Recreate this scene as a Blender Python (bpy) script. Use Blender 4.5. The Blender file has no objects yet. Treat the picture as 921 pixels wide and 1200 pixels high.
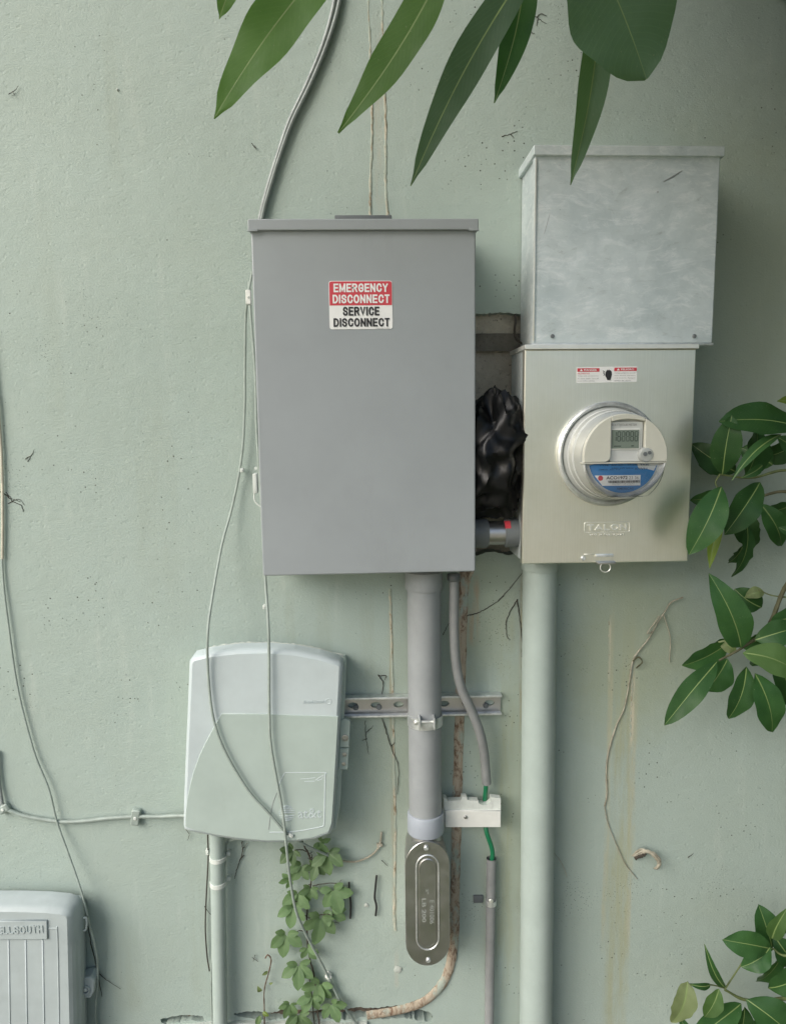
import bpy, bmesh, math, random
import numpy as np
from mathutils import Vector, Matrix, noise as mnoise
R = math.radians
random.seed(7)
SC = bpy.context.scene
COL = SC.collection

# ------------------------------------------------------------------ camera
W, H, F = 921.0, 1200.0, 870.0
CAMP = Vector((0.0, -1.40, 1.50))
ROT = Matrix.Rotation(R(-2.36), 4, 'Z') @ Matrix.Rotation(R(-7.05), 4, 'X') @ Matrix.Rotation(R(0.625), 4, 'Y')
cam_data = bpy.data.cameras.new('camera')
cam = bpy.data.objects.new('camera', cam_data)
COL.objects.link(cam)
cam.matrix_world = Matrix.Translation(CAMP) @ ROT @ Matrix.Rotation(R(90), 4, 'X')
cam_data.sensor_fit = 'VERTICAL'
cam_data.sensor_height = 36.0
cam_data.lens = 36.0 * F / H
cam_data.clip_start = 0.02
cam_data.clip_end = 3000.0
SC.camera = cam

# ------------------------------------------------------------------ light
SUN_EL, SUN_AZ = 36.0, -50.0          # azimuth from the wall's outward normal, negative = from the left
sdir = Vector((math.sin(R(SUN_AZ)) * math.cos(R(SUN_EL)), -math.cos(R(SUN_AZ)) * math.cos(R(SUN_EL)), math.sin(R(SUN_EL))))
wd = bpy.data.worlds.new('World'); SC.world = wd; wd.use_nodes = True
nt = wd.node_tree
bg = nt.nodes['Background']
sky = nt.nodes.new('ShaderNodeTexSky'); sky.sky_type = 'NISHITA'
sky.sun_disc = False
sky.sun_elevation = R(SUN_EL)
sky.sun_rotation = math.atan2(sdir.x, sdir.y)
sky.air_density = 1.0; sky.dust_density = 3.0; sky.ozone_density = 1.0
nt.links.new(sky.outputs[0], bg.inputs[0]); bg.inputs[1].default_value = 0.08
sl = bpy.data.lights.new('sun', 'SUN'); sl.energy = 1.5; sl.angle = R(45); sl.color = (1.0, 0.98, 0.95)
sun = bpy.data.objects.new('sun', sl); COL.objects.link(sun)
sun.rotation_euler = (-sdir).to_track_quat('-Z', 'Y').to_euler()
sun.location = (-3, -3, 4)
SC.view_settings.view_transform = 'Standard'; SC.view_settings.look = 'None'
SC.view_settings.gamma = 1.0; SC.view_settings.use_curve_mapping = False
SC.view_settings.exposure = 1.10

# ------------------------------------------------------------------ helpers
def P(px, py, d=0.0):
    """photo pixel -> point at distance d in front of the wall plane (y = 0)"""
    v = ROT.to_3x3() @ Vector(((px - W/2)/F, 1.0, (H/2 - py)/F))
    t = (-d - CAMP.y) / v.y
    return CAMP + v*t

def tag(o, label=None, cat=None, group=None, kind=None):
    if label: o['label'] = label
    if cat: o['category'] = cat
    if group: o['group'] = group
    if kind: o['kind'] = kind
    return o

def thing(name, label, cat, M=None, group=None):
    o = bpy.data.objects.new(name, None); COL.objects.link(o)
    o.empty_display_size = 0.05
    o.matrix_world = M if M is not None else Matrix.Identity(4)
    o['_m'] = 0
    MW[o.name] = o.matrix_world.copy()
    del o['_m']
    return tag(o, label, cat, group)
MW = {}

def finish(name, me, mat, parent=None, local=False, smooth=35):
    """link a mesh; coordinates are world unless local=True (then they are in the parent's frame)"""
    if parent is not None and not local:
        me.transform(MW[parent.name].inverted())
    for m in (mat if isinstance(mat, (list, tuple)) else [mat]):
        me.materials.append(m)
    if smooth:
        me.shade_smooth()
        me.set_sharp_from_angle(angle=R(smooth))
        for p in me.polygons:
            if len(p.vertices) > 4 or p.area > 1.2e-3: p.use_smooth = False
    o = bpy.data.objects.new(name, me); COL.objects.link(o)
    if parent is not None:
        o.parent = parent
        MW[o.name] = MW[parent.name].copy()
    else:
        MW[o.name] = Matrix.Identity(4)
    return o

def obj(name, bm, mat, parent=None, local=False, smooth=35):
    bmesh.ops.recalc_face_normals(bm, faces=bm.faces[:])
    me = bpy.data.meshes.new(name); bm.to_mesh(me); bm.free()
    return finish(name, me, mat, parent, local, smooth)

def base_empty(name, label, cat, pt, group=None):
    return thing(name, label, cat, Matrix.Translation(pt), group)

def box(bm, x0, x1, y0, y1, z0, z1, bev=0.0, seg=2):
    vs = [bm.verts.new((x, y, z)) for x in (x0, x1) for y in (y0, y1) for z in (z0, z1)]
    idx = [(0,1,3,2),(4,6,7,5),(0,4,5,1),(2,3,7,6),(0,2,6,4),(1,5,7,3)]
    fs = [bm.faces.new([vs[i] for i in f]) for f in idx]
    if bev > 0:
        es = list({e for f in fs for e in f.edges})
        bmesh.ops.bevel(bm, geom=es, offset=bev, segments=seg, affect='EDGES', profile=0.6)
    return bm

def B():
    return bmesh.new()

def cr(pts, n=8):
    """Catmull-Rom resample of a list of Vectors"""
    if len(pts) < 3: 
        return [pts[0].lerp(pts[-1], i/n) for i in range(n+1)]
    p = [pts[0]*2 - pts[1]] + list(pts) + [pts[-1]*2 - pts[-2]]
    out = []
    for i in range(1, len(p)-2):
        for k in range(n):
            t = k/n; a, b, c, d = p[i-1], p[i], p[i+1], p[i+2]
            out.append(0.5*((2*b) + (c-a)*t + (2*a-5*b+4*c-d)*t*t + (3*b-a-3*c+d)*t**3))
    out.append(p[-2].copy())
    return out

def tube(bm, pts, r, seg=10, caps=True, flat=1.0, wob=0.0):
    """sweep; r number or function of t; flat squashes along y"""
    n = len(pts); rings = []
    T = [(pts[min(i+1, n-1)] - pts[max(i-1, 0)]).normalized() for i in range(n)]
    u = T[0].orthogonal().normalized()
    for i in range(n):
        u = (u - T[i]*u.dot(T[i]))
        if u.length < 1e-6: u = T[i].orthogonal()
        u.normalize(); v = T[i].cross(u)
        rr = r(i/(n-1)) if callable(r) else r
        if wob: rr *= 1 + wob*(random.random()-.5)*2
        ring = []
        for k in range(seg):
            a = 2*math.pi*k/seg
            o = (u*math.cos(a) + v*math.sin(a))*rr
            o.y *= flat
            ring.append(bm.verts.new(pts[i] + o))
        rings.append(ring)
    for a, b in zip(rings, rings[1:]):
        for k in range(seg):
            bm.faces.new((a[k], a[(k+1) % seg], b[(k+1) % seg], b[k]))
    if caps:
        bm.faces.new(rings[0][::-1]); bm.faces.new(rings[-1])
    return bm

def path(pl, n=8):
    return cr([P(*p) for p in pl], n)

def lathe(bm, prof, c, axis='y', seg=32, cap0=True, cap1=True, a0=0.0, a1=2*math.pi):
    """prof: list of (r, h) with h along the axis from c. axis 'y' goes out of the wall (-y)"""
    full = abs(a1-a0-2*math.pi) < 1e-6
    ns = seg if full else seg+1
    rings = []
    for r, h in prof:
        ring = []
        for k in range(ns):
            a = a0 + (a1-a0)*k/seg
            x, y = r*math.cos(a), r*math.sin(a)
            if axis == 'y': q = Vector((x, -h, y))
            elif axis == 'z': q = Vector((x, y, h))
            else: q = Vector((h, x, y))
            ring.append(bm.verts.new(c + q))
        rings.append(ring)
    for a, b in zip(rings, rings[1:]):
        for k in range(ns if full else ns-1):
            bm.faces.new((a[k], a[(k+1) % ns], b[(k+1) % ns], b[k]))
    if cap0: bm.faces.new(rings[0][::-1])
    if cap1: bm.faces.new(rings[-1])
    return bm

def inset_loop(pl, d):
    """offset a closed 2D polygon inwards by d (orientation independent)"""
    n = len(pl); area = sum(pl[i][0]*pl[(i+1) % n][1]-pl[(i+1) % n][0]*pl[i][1] for i in range(n))
    s = 1 if area > 0 else -1; out = []
    for i in range(n):
        a, b, c = Vector(pl[i-1]), Vector(pl[i]), Vector(pl[(i+1) % n])
        e1 = (b-a); e2 = (c-b)
        if e1.length < 1e-9: e1 = e2
        if e2.length < 1e-9: e2 = e1
        e1.normalize(); e2.normalize()
        n1 = Vector((-e1.y, e1.x))*s; n2 = Vector((-e2.y, e2.x))*s
        m = (n1+n2); m.normalize()
        k = d/max(.35, m.dot(n1))
        out.append((b.x+m.x*k, b.y+m.y*k))
    return out

def shell(bm, pl, steps, cap_back=True):
    """pl: 2D (x,z) outline; steps: list of (inset, depth): lofted solid, capped at front"""
    rings = []
    for ins, d in steps:
        q = inset_loop(pl, ins) if abs(ins) > 1e-9 else pl
        rings.append([bm.verts.new((x, -d, z)) for x, z in q])
    n = len(pl)
    for a, b in zip(rings, rings[1:]):
        for k in range(n):
            bm.faces.new((a[k], a[(k+1) % n], b[(k+1) % n], b[k]))
    bm.faces.new(rings[-1])
    if cap_back: bm.faces.new(rings[0][::-1])
    return bm

def round_rect(x0, x1, z0, z1, r, n=5):
    out = []
    for cx, cz, a0 in ((x1-r, z1-r, 0), (x0+r, z1-r, 90), (x0+r, z0+r, 180), (x1-r, z0+r, 270)):
        for k in range(n+1):
            a = R(a0 + 90*k/n); out.append((cx+r*math.cos(a), cz+r*math.sin(a)))
    return out

def frame_px(corners, d):
    """TL,TR,BR,BL photo corners of a front face at distance d -> matrix (bottom centre on the wall), w, h"""
    a, b, c, e = [P(x, y, d) for x, y in corners]
    w = ((b-a).length + (c-e).length)/2; h = ((e-a).length + (c-b).length)/2
    hx = ((b-a)+(c-e)).normalized(); vx = ((a-e)+(b-c)).normalized()
    ang = (math.atan2(hx.z, hx.x) + math.atan2(-vx.x, vx.z))/2
    cen = (a+b+c+e)/4
    up = Vector((-math.sin(ang), 0, math.cos(ang)))
    bot = cen - up*h/2; bot.y = 0
    return Matrix.Translation(bot) @ Matrix.Rotation(-ang, 4, 'Y'), w, h

def text_mesh(s, x0, x1, z0, z1, y, ext=0.0, bold=0.0, font_w=None):
    cu = bpy.data.curves.new('t', 'FONT'); cu.body = s; cu.size = 1.0
    cu.offset = bold; cu.resolution_u = 3
    o = bpy.data.objects.new('t', cu); COL.objects.link(o)
    dg = bpy.context.evaluated_depsgraph_get()
    me = bpy.data.meshes.new_from_object(o.evaluated_get(dg))
    bpy.data.objects.remove(o); bpy.data.curves.remove(cu)
    me.name = 'lettering'
    co = np.zeros(len(me.vertices)*3); me.vertices.foreach_get('co', co); co = co.reshape(-1, 3)
    mn, mx = co.min(0), co.max(0)
    X = x0 + (co[:, 0]-mn[0])/(mx[0]-mn[0])*(x1-x0)
    Z = z0 + (co[:, 1]-mn[1])/(mx[1]-mn[1])*(z1-z0)
    Y = np.full_like(X, y)
    me.vertices.foreach_set('co', np.stack([X, Y, Z], 1).ravel())
    if ext:
        bm = B(); bm.from_mesh(me)
        r = bmesh.ops.extrude_face_region(bm, geom=bm.faces[:])
        for v in r['geom']:
            if isinstance(v, bmesh.types.BMVert): v.co.y -= ext
        bmesh.ops.recalc_face_normals(bm, faces=bm.faces[:])
        bm.to_mesh(me); bm.free()
    else:
        me.flip_normals()
        me.update()
    return me

def lettering(s, px0, px1, py0, py1, d, mat, parent, ext=0.0, bold=0.0, name='lettering'):
    """letters that fill a photo rectangle lying at distance d; placed in the parent's frame"""
    Mi = MW[parent.name].inverted()
    a = Mi @ P(px0, py1, d); b = Mi @ P(px1, py0, d)
    me = text_mesh(s, a.x, b.x, a.z, b.z, (a.y+b.y)/2, ext, bold)
    return finish(name, me, mat, parent, local=True, smooth=0)

GL = {'E': (.78, [[(1,1),(0,1),(0,0),(1,0)], [(0,.51),(.9,.51)]]), 'M': (1.1, [[(0,0),(0,1)], [(.03,.97),(.5,.12),(.97,.97)], [(1,0),(1,1)]]),
 'R': (.88, [[(0,0),(0,1),(.68,1),(.94,.9),(1,.75),(.94,.6),(.68,.5),(0,.5)], [(.58,.5),(1,0)]]),
 'G': (.92, [[(1,.74),(.88,.92),(.65,1),(.4,1),(.14,.86),(0,.6),(0,.4),(.14,.14),(.4,0),(.65,0),(.9,.1),(1,.2),(1,.47),(.56,.47)]]),
 'N': (.88, [[(0,0),(0,1)], [(.04,.97),(.96,.03)], [(1,0),(1,1)]]), 'C': (.9, [[(1,.72),(.88,.92),(.65,1),(.4,1),(.14,.86),(0,.6),(0,.4),(.14,.14),(.4,0),(.65,0),(.88,.08),(1,.28)]]),
 'Y': (.9, [[(0,1),(.5,.46),(1,1)], [(.5,.5),(.5,0)]]), 'D': (.9, [[(0,0),(0,1),(.55,1),(.85,.86),(1,.62),(1,.38),(.85,.14),(.55,0),(0,0)]]),
 'I': (.0, [[(0,0),(0,1)]]), 'S': (.82, [[(1,.76),(.86,.94),(.62,1),(.34,1),(.1,.92),(0,.76),(.1,.6),(.34,.54),(.66,.47),(.9,.4),(1,.24),(.9,.08),(.66,0),(.34,0),(.1,.07),(0,.25)]]),
 'O': (.95, [[(.36,1),(.64,1),(.88,.86),(1,.6),(1,.4),(.88,.14),(.64,0),(.36,0),(.12,.14),(0,.4),(0,.6),(.12,.86),(.36,1)]]), 'T': (.82, [[(0,1),(1,1)], [(.5,1),(.5,0)]]),
 'V': (.9, [[(0,1),(.5,0),(1,1)]]), 'A': (.95, [[(0,0),(.5,1),(1,0)], [(.2,.3),(.8,.3)]]), 'L': (.72, [[(0,1),(0,0),(1,0)]]), 'H': (.85, [[(0,0),(0,1)], [(1,0),(1,1)], [(0,.5),(1,.5)]]),
 'U': (.85, [[(0,1),(0,.3),(.12,.08),(.36,0),(.64,0),(.88,.08),(1,.3),(1,1)]]), 'B': (.85, [[(0,0),(0,1),(.66,1),(.92,.9),(.95,.7),(.8,.53),(0,.53)], [(.75,.53),(1,.35),(1,.18),(.85,.03),(.66,0),(0,0)]])}
def stroke_text(s, px0, px1, py0, py1, d, th, mat, parent, ext=0.0, gap=.20):
    """bold sign lettering drawn with ribbons; fills the photo rectangle; th = stroke width as a share of the height"""
    Mi = MW[parent.name].inverted()
    a = Mi @ P(px0, py1, d); b = Mi @ P(px1, py0, d); y = (a.y+b.y)/2; h = b.z-a.z; w = b.x-a.x; t = th*h
    n = sum(GL[c][0] for c in s); adv = gap*len(s)-gap
    k = (w - len(s)*t)/(n+adv) if n else 0          # scale of skeleton widths and gaps
    bm = B(); x = a.x+t/2
    for c in s:
        wd_, strokes = GL[c]
        for q, st in enumerate(strokes):
            pts = [Vector((x+p[0]*wd_*k, a.z+t/2+p[1]*(h-t))) for p in st]
            closed = st[0] == st[-1]; m = len(pts); L_, R_ = [], []
            yo = y-.00006*q
            for i in range(m):
                p0 = pts[i-1] if i > 0 else (pts[-2] if closed else None); p2 = pts[i+1] if i < m-1 else (pts[1] if closed else None)
                e1 = (pts[i]-p0).normalized() if p0 else None; e2 = (p2-pts[i]).normalized() if p2 else None
                if e1 is None: e1 = e2
                if e2 is None: e2 = e1
                n1, n2 = Vector((-e1.y, e1.x)), Vector((-e2.y, e2.x)); mm = n1+n2
                mm = n1 if mm.length < 1e-4 else mm.normalized(); f_ = min(1.9, 1/max(.2, mm.dot(n1)))
                pt = pts[i].copy()
                if i == 0 and not closed: pt -= e1*t*.5
                if i == m-1 and not closed: pt += e2*t*.5
                for lst, sg in ((L_, 1), (R_, -1)):
                    v = pt+mm*sg*t/2*f_; lst.append(bm.verts.new((v.x, yo, min(max(v.y, a.z), b.z))))
            for i in range(m-1): bm.faces.new((L_[i], L_[i+1], R_[i+1], R_[i]))
        x += wd_*k+t+gap*k
    if ext:
        r = bmesh.ops.extrude_face_region(bm, geom=bm.faces[:])
        for v in r['geom']:
            if isinstance(v, bmesh.types.BMVert): v.co.y -= ext
    return obj('lettering', bm, mat, parent, True, 0)

def screw(name, c, r, mat, parent, h=0.002, slot=True):
    bm = B(); lathe(bm, [(r, 0), (r, h*.6), (r*.75, h)], c, 'y', 14)
    if slot: box(bm, c.x-r*.6, c.x+r*.6, c.y-h*1.06, c.y-h*.9, c.z-r*.12, c.z+r*.12)
    return obj(name, bm, mat, parent)

# ------------------------------------------------------------------ materials
def nodes(name):
    m = bpy.data.materials.new(name); m.use_nodes = True
    t = m.node_tree; b = t.nodes['Principled BSDF']
    return m, t, b
def N(t, typ, **kw):
    n = t.nodes.new(typ)
    for k, v in kw.items():
        if k in n.inputs: n.inputs[k].default_value = v
        else: setattr(n, k, v)
    return n
def ramp(t, src, stops):
    r = t.nodes.new('ShaderNodeValToRGB'); e = r.color_ramp.elements
    while len(e) < len(stops): e.new(0.5)
    for i, (p, c) in enumerate(stops):
        e[i].position = p; e[i].color = (c, c, c, 1) if isinstance(c, (int, float)) else (*c, 1)
    t.links.new(src, r.inputs[0]); return r.outputs[0]
def mixc(t, fac, a, b, mode='MIX'):
    m = t.nodes.new('ShaderNodeMix'); m.data_type = 'RGBA'; m.blend_type = mode
    for s, v in ((m.inputs[0], fac), (m.inputs[6], a), (m.inputs[7], b)):
        if isinstance(v, bpy.types.NodeSocket): t.links.new(v, s)
        elif isinstance(v, (int, float)): s.default_value = v
        else: s.default_value = (*v, 1)
    return m.outputs[2]
def math_(t, op, a, b=None):
    m = t.nodes.new('ShaderNodeMath'); m.operation = op
    for s, v in zip(m.inputs, (a, b)):
        if v is None: continue
        if isinstance(v, bpy.types.NodeSocket): t.links.new(v, s)
        else: s.default_value = v
    return m.outputs[0]
def coords(t, world=False, scale=None):
    if world:
        c = t.nodes.new('ShaderNodeNewGeometry').outputs['Position']
    else:
        c = t.nodes.new('ShaderNodeTexCoord').outputs['Object']
    if scale:
        mp = t.nodes.new('ShaderNodeMapping'); mp.inputs['Scale'].default_value = scale
        t.links.new(c, mp.inputs[0]); c = mp.outputs[0]
    return c
def noise(t, c, scale, detail=4, rough=.55, dist=0.0):
    n = N(t, 'ShaderNodeTexNoise', Scale=scale, Detail=detail, Roughness=rough, Distortion=dist)
    t.links.new(c, n.inputs['Vector']); return n.outputs['Fac']
def voro(t, c, scale, out='Distance', feat='F1'):
    n = N(t, 'ShaderNodeTexVoronoi', Scale=scale); n.feature = feat
    t.links.new(c, n.inputs['Vector']); return n.outputs[out]
def bump(t, b, h, strength, dist=0.002, prev=None):
    n = t.nodes.new('ShaderNodeBump'); n.inputs['Strength'].default_value = strength; n.inputs['Distance'].default_value = dist
    t.links.new(h, n.inputs['Height'])
    if prev is not None: t.links.new(prev, n.inputs['Normal'])
    if b is not None: t.links.new(n.outputs[0], b.inputs['Normal'])
    return n.outputs[0]

def simple(name, col, rough=.5, metal=0.0, var=.12, vscale=40, bmp=.05, bscale=300, spec=.5, col2=None, dirt=0.0):
    m, t, b = nodes(name)
    c = coords(t, True)
    f = ramp(t, noise(t, c, vscale, 5, .6), [(.3, 0), (.7, 1)])
    a = tuple(max(0, x*(1-var)) for x in col); z = col2 or tuple(min(1, x*(1+var)) for x in col)
    cc = mixc(t, f, a, z)
    if dirt:
        dm = ramp(t, noise(t, coords(t, True, (1, 1, .35)), vscale*1.7, 6, .7), [(.55, 0), (.75, dirt)])
        cc = mixc(t, dm, cc, (.10, .10, .075))
    t.links.new(cc, b.inputs['Base Color'])
    b.inputs['Metallic'].default_value = metal
    rr = ramp(t, noise(t, c, vscale*2.3, 3), [(.25, max(0, rough-.08)), (.75, min(1, rough+.1))])
    t.links.new(rr, b.inputs['Roughness'])
    b.inputs['Specular IOR Level'].default_value = spec
    if bmp: bump(t, b, noise(t, c, bscale, 3), bmp, .001)
    return m

def mat_wall(name, pale, dim, bstr=1.0, stains=True):
    m, t, b = nodes(name)
    c = coords(t, True)
    big = noise(t, c, 1.7, 5, .6)
    col = mixc(t, ramp(t, big, [(.3, 0), (.7, 1)]), dim, pale)
    mid = noise(t, c, 9, 6, .65)
    col = mixc(t, ramp(t, mid, [(.35, .16), (.7, 0)]), col, (.33, .37, .30))
    # chalky rubbed streaks
    st = noise(t, coords(t, True, (9, 9, 1.2)), 3.0, 5, .7)
    col = mixc(t, ramp(t, st, [(.56, 0), (.78, .30)]), col, (.55, .60, .54))
    if stains:
        # algae below the meter box, stains round the pipes, olive tint towards the right
        sx = t.nodes.new('ShaderNodeSeparateXYZ'); t.links.new(c, sx.inputs[0])
        def blob(cx, cz, rx, rz, amt):
            dx = math_(t, 'DIVIDE', math_(t, 'SUBTRACT', sx.outputs[0], cx), rx)
            dz = math_(t, 'DIVIDE', math_(t, 'SUBTRACT', sx.outputs[2], cz), rz)
            q = math_(t, 'ADD', math_(t, 'MULTIPLY', dx, dx), math_(t, 'MULTIPLY', dz, dz))
            q = math_(t, 'ADD', q, math_(t, 'MULTIPLY', math_(t, 'SUBTRACT', noise(t, c, 11, 5, .7), .5), 1.6))
            return ramp(t, q, [(.15, amt), (1.0, 0)])
        for pxy, rx, rz, amt in (((735, 760), .16, .22, .45), ((560, 720), .09, .16, .40), ((600, 950), .10, .35, .30), ((480, 900), .12, .30, .22), ((860, 330), .20, .40, .25)):
            q = P(*pxy); col = mixc(t, blob(q.x, q.z, rx, rz, amt), col, (.30, .33, .20))
        # run-down streaks and drips of their own colour
        def band(px, py0, py1, hw, col2, amt, sc=30):
            nonlocal col
            a, b_ = P(px, py0), P(px, py1)
            wob = math_(t, 'MULTIPLY', math_(t, 'SUBTRACT', noise(t, coords(t, True, (1, 1, .5)), 14, 3, .6), .5), hw*1.2)
            dx = math_(t, 'ABSOLUTE', math_(t, 'ADD', math_(t, 'SUBTRACT', sx.outputs[0], (a.x+b_.x)/2), wob))
            fx = ramp(t, math_(t, 'DIVIDE', dx, hw*2), [(.25, 1), (.5, 0)])
            zz = math_(t, 'DIVIDE', math_(t, 'SUBTRACT', sx.outputs[2], b_.z), a.z-b_.z)
            fz = ramp(t, zz, [(0, 0), (.12, 1), (.8, 1), (1, 0)])
            br = ramp(t, noise(t, coords(t, True, (2.5, 2.5, .25)), sc, 5, .75), [(.38, 0), (.58, amt)])
            col = mixc(t, math_(t, 'MULTIPLY', math_(t, 'MULTIPLY', fx, fz), br), col, col2)
        band(712, 690, 1120, .007, (.43, .43, .31), .75); band(739, 740, 1130, .010, (.42, .42, .31), .75); band(727, 690, 1250, .026, (.35, .37, .25), .7, 15)
        band(714, 720, 800, .003, (.54, .52, .40), .8); band(741, 770, 880, .005, (.53, .50, .39), .8, 50)
        band(720, 960, 1250, .030, (.33, .35, .24), .5, 12)
        band(460, 690, 1100, .006, (.36, .33, .22), .7); band(612, 660, 860, .008, (.34, .31, .20), .8); band(592, 660, 1190, .02, (.33, .36, .25), .6, 14)
        band(555, 670, 760, .012, (.40, .32, .22), .8); band(443, 0, 262, .010, (.42, .42, .34), .6); band(465, 1110, 1160, .006, (.46, .44, .36), .35)
        for px, py0, py1, hw, am in ((340, 690, 780, .012, .3), (380, 690, 770, .02, .3), (430, 690, 800, .015, .35), (700, 40, 170, .03, .25), (130, 0, 220, .015, .22), (60, 200, 520, .02, .16), (180, 430, 720, .05, .22), (230, 990, 1180, .02, .25), (150, 1080, 1190, .03, .3)):
            band(px, py0, py1, hw, (.30, .34, .27), am, 10)
    # specks of dirt, in clusters
    for sc, th, mk, k in ((95, .16, (.50, .62), 1.0), (210, .22, (.56, .66), .8)):
        d = voro(t, c, sc); cl = noise(t, c, 7.3 if sc < 100 else 5.1, 3, .6)
        dot = math_(t, 'MULTIPLY', ramp(t, d, [(th*.6, 1), (th, 0)]), ramp(t, cl, [(mk[0], 0), (mk[1], k)]))
        rnd = voro(t, c, sc, 'Color')
        dot = math_(t, 'MULTIPLY', dot, ramp(t, rnd, [(.42, 0), (.5, 1)]))
        col = mixc(t, dot, col, (.05, .05, .035))
    t.links.new(col, b.inputs['Base Color'])
    b.inputs['Roughness'].default_value = .62
    b.inputs['Specular IOR Level'].default_value = .35
    n1 = bump(t, None, noise(t, c, 30, 4, .5), .07*bstr, .003)
    n2 = bump(t, None, noise(t, coords(t, True, (1, 1, 1.6)), 240, 5, .72), .55*bstr, .0018, n1)
    n3 = bump(t, None, ramp(t, voro(t, c, 70), [(.0, 0), (.25, 1)]), .22*bstr, .002, n2)
    bump(t, b, ramp(t, noise(t, c, 22, 7, .75, .6), [(.6, 0), (.72, 1)]), .22*bstr, .0012, n3)
    return m

def mat_galv():
    m, t, b = nodes('galvanized_steel')
    c = coords(t, True)
    def rot(ang, sc):
        w = t.nodes.new('ShaderNodeMapping'); w.inputs['Rotation'].default_value = (0, R(ang), 0); w.inputs['Scale'].default_value = sc
        nv = N(t, 'ShaderNodeTexNoise', Scale=5.0, Detail=2.0); t.links.new(c, nv.inputs['Vector'])
        ad = t.nodes.new('ShaderNodeVectorMath'); ad.operation = 'MULTIPLY_ADD'; ad.inputs[1].default_value = (.06, .06, .06)
        t.links.new(nv.outputs['Color'], ad.inputs[0]); t.links.new(c, ad.inputs[2]); t.links.new(ad.outputs[0], w.inputs[0]); return w.outputs[0]
    big = noise(t, c, 13, 5, .65)
    s1 = noise(t, rot(28, (1, 1, 3.0)), 20, 8, .75, .6); s2 = noise(t, rot(-50, (1, 1, 2.6)), 26, 8, .75, .6)
    reg = ramp(t, noise(t, c, 8, 3, .5), [(.42, 0), (.58, 1)])
    st = mixc(t, reg, s1, s2)
    col = mixc(t, ramp(t, big, [(.3, 0), (.7, 1)]), (.53, .605, .61), (.70, .765, .76))
    col = mixc(t, ramp(t, st, [(.50, 0), (.68, .75)]), col, (.88, .91, .90))
    col = mixc(t, ramp(t, st, [(.30, .55), (.42, 0)]), col, (.33, .37, .36))
    v = voro(t, c, 60, 'Color')
    col = mixc(t, .07, col, ramp(t, v, [(.2, .25), (.9, .9)]))
    dk = ramp(t, noise(t, rot(20, (1, 1, 3)), 85, 3, .6, 1.0), [(.73, 0), (.77, .8)])
    col = mixc(t, dk, col, (.16, .17, .16))
    t.links.new(col, b.inputs['Base Color'])
    b.inputs['Metallic'].default_value = .32
    t.links.new(ramp(t, st, [(.3, .46), (.7, .31)]), b.inputs['Roughness'])
    n1 = bump(t, None, st, .22, .0018)
    bump(t, b, big, .25, .003, n1)
    return m

def mat_cover():
    m, t, b = nodes('brushed_meter_cover')
    c = coords(t, True)
    br = noise(t, coords(t, True, (900, 900, 14)), 1.0, 3, .6)
    lo = noise(t, c, 7, 5, .65)
    col = mixc(t, ramp(t, lo, [(.3, 0), (.7, 1)]), (.84, .83, .72), (.92, .91, .81))
    col = mixc(t, ramp(t, br, [(.3, .14), (.7, 0)]), col, (.45, .45, .40))
    sm = ramp(t, noise(t, c, 28, 6, .7), [(.5, 0), (.8, .22)])
    col = mixc(t, sm, col, (.90, .90, .84))
    t.links.new(col, b.inputs['Base Color'])
    b.inputs['Metallic'].default_value = .93
    t.links.new(ramp(t, lo, [(.25, .295), (.75, .36)]), b.inputs['Roughness'])
    bump(t, b, noise(t, c, 4.5, 3, .5), .15, .006)
    return m

def mat_peel(name, base, brown, cream, sc=60, lo=.60):
    m, t, b = nodes(name)
    c = coords(t, True, (1, 1, .45))
    a = noise(t, c, sc, 7, .75, .8)
    col = mixc(t, ramp(t, a, [(.40, 0), (.52, 1)]), brown, cream)
    col = mixc(t, ramp(t, noise(t, c, sc*.45, 6, .7), [(lo, 0), (lo+.1, 1)]), col, base)
    col = mixc(t, ramp(t, noise(t, coords(t, True), sc*3, 4, .7), [(.62, 0), (.7, .8)]), col, (.06, .045, .03))
    t.links.new(col, b.inputs['Base Color']); b.inputs['Roughness'].default_value = .8
    bump(t, b, a, .7, .003)
    return m

def mat_concrete(name, a, bcol, sc=30):
    m, t, b = nodes(name)
    c = coords(t, True)
    col = mixc(t, ramp(t, noise(t, c, sc, 7, .7), [(.3, 0), (.7, 1)]), a, bcol)
    pits = ramp(t, noise(t, c, sc*7, 4, .7), [(.30, 1), (.40, 0)])
    col = mixc(t, math_(t, 'MULTIPLY', pits, .8), col, (.07, .055, .04))
    t.links.new(col, b.inputs['Base Color']); b.inputs['Roughness'].default_value = .95
    n1 = bump(t, None, noise(t, c, sc*7, 4, .7), .9, .004)
    bump(t, b, noise(t, c, sc, 5, .7), .6, .008, n1)
    return m

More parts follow.
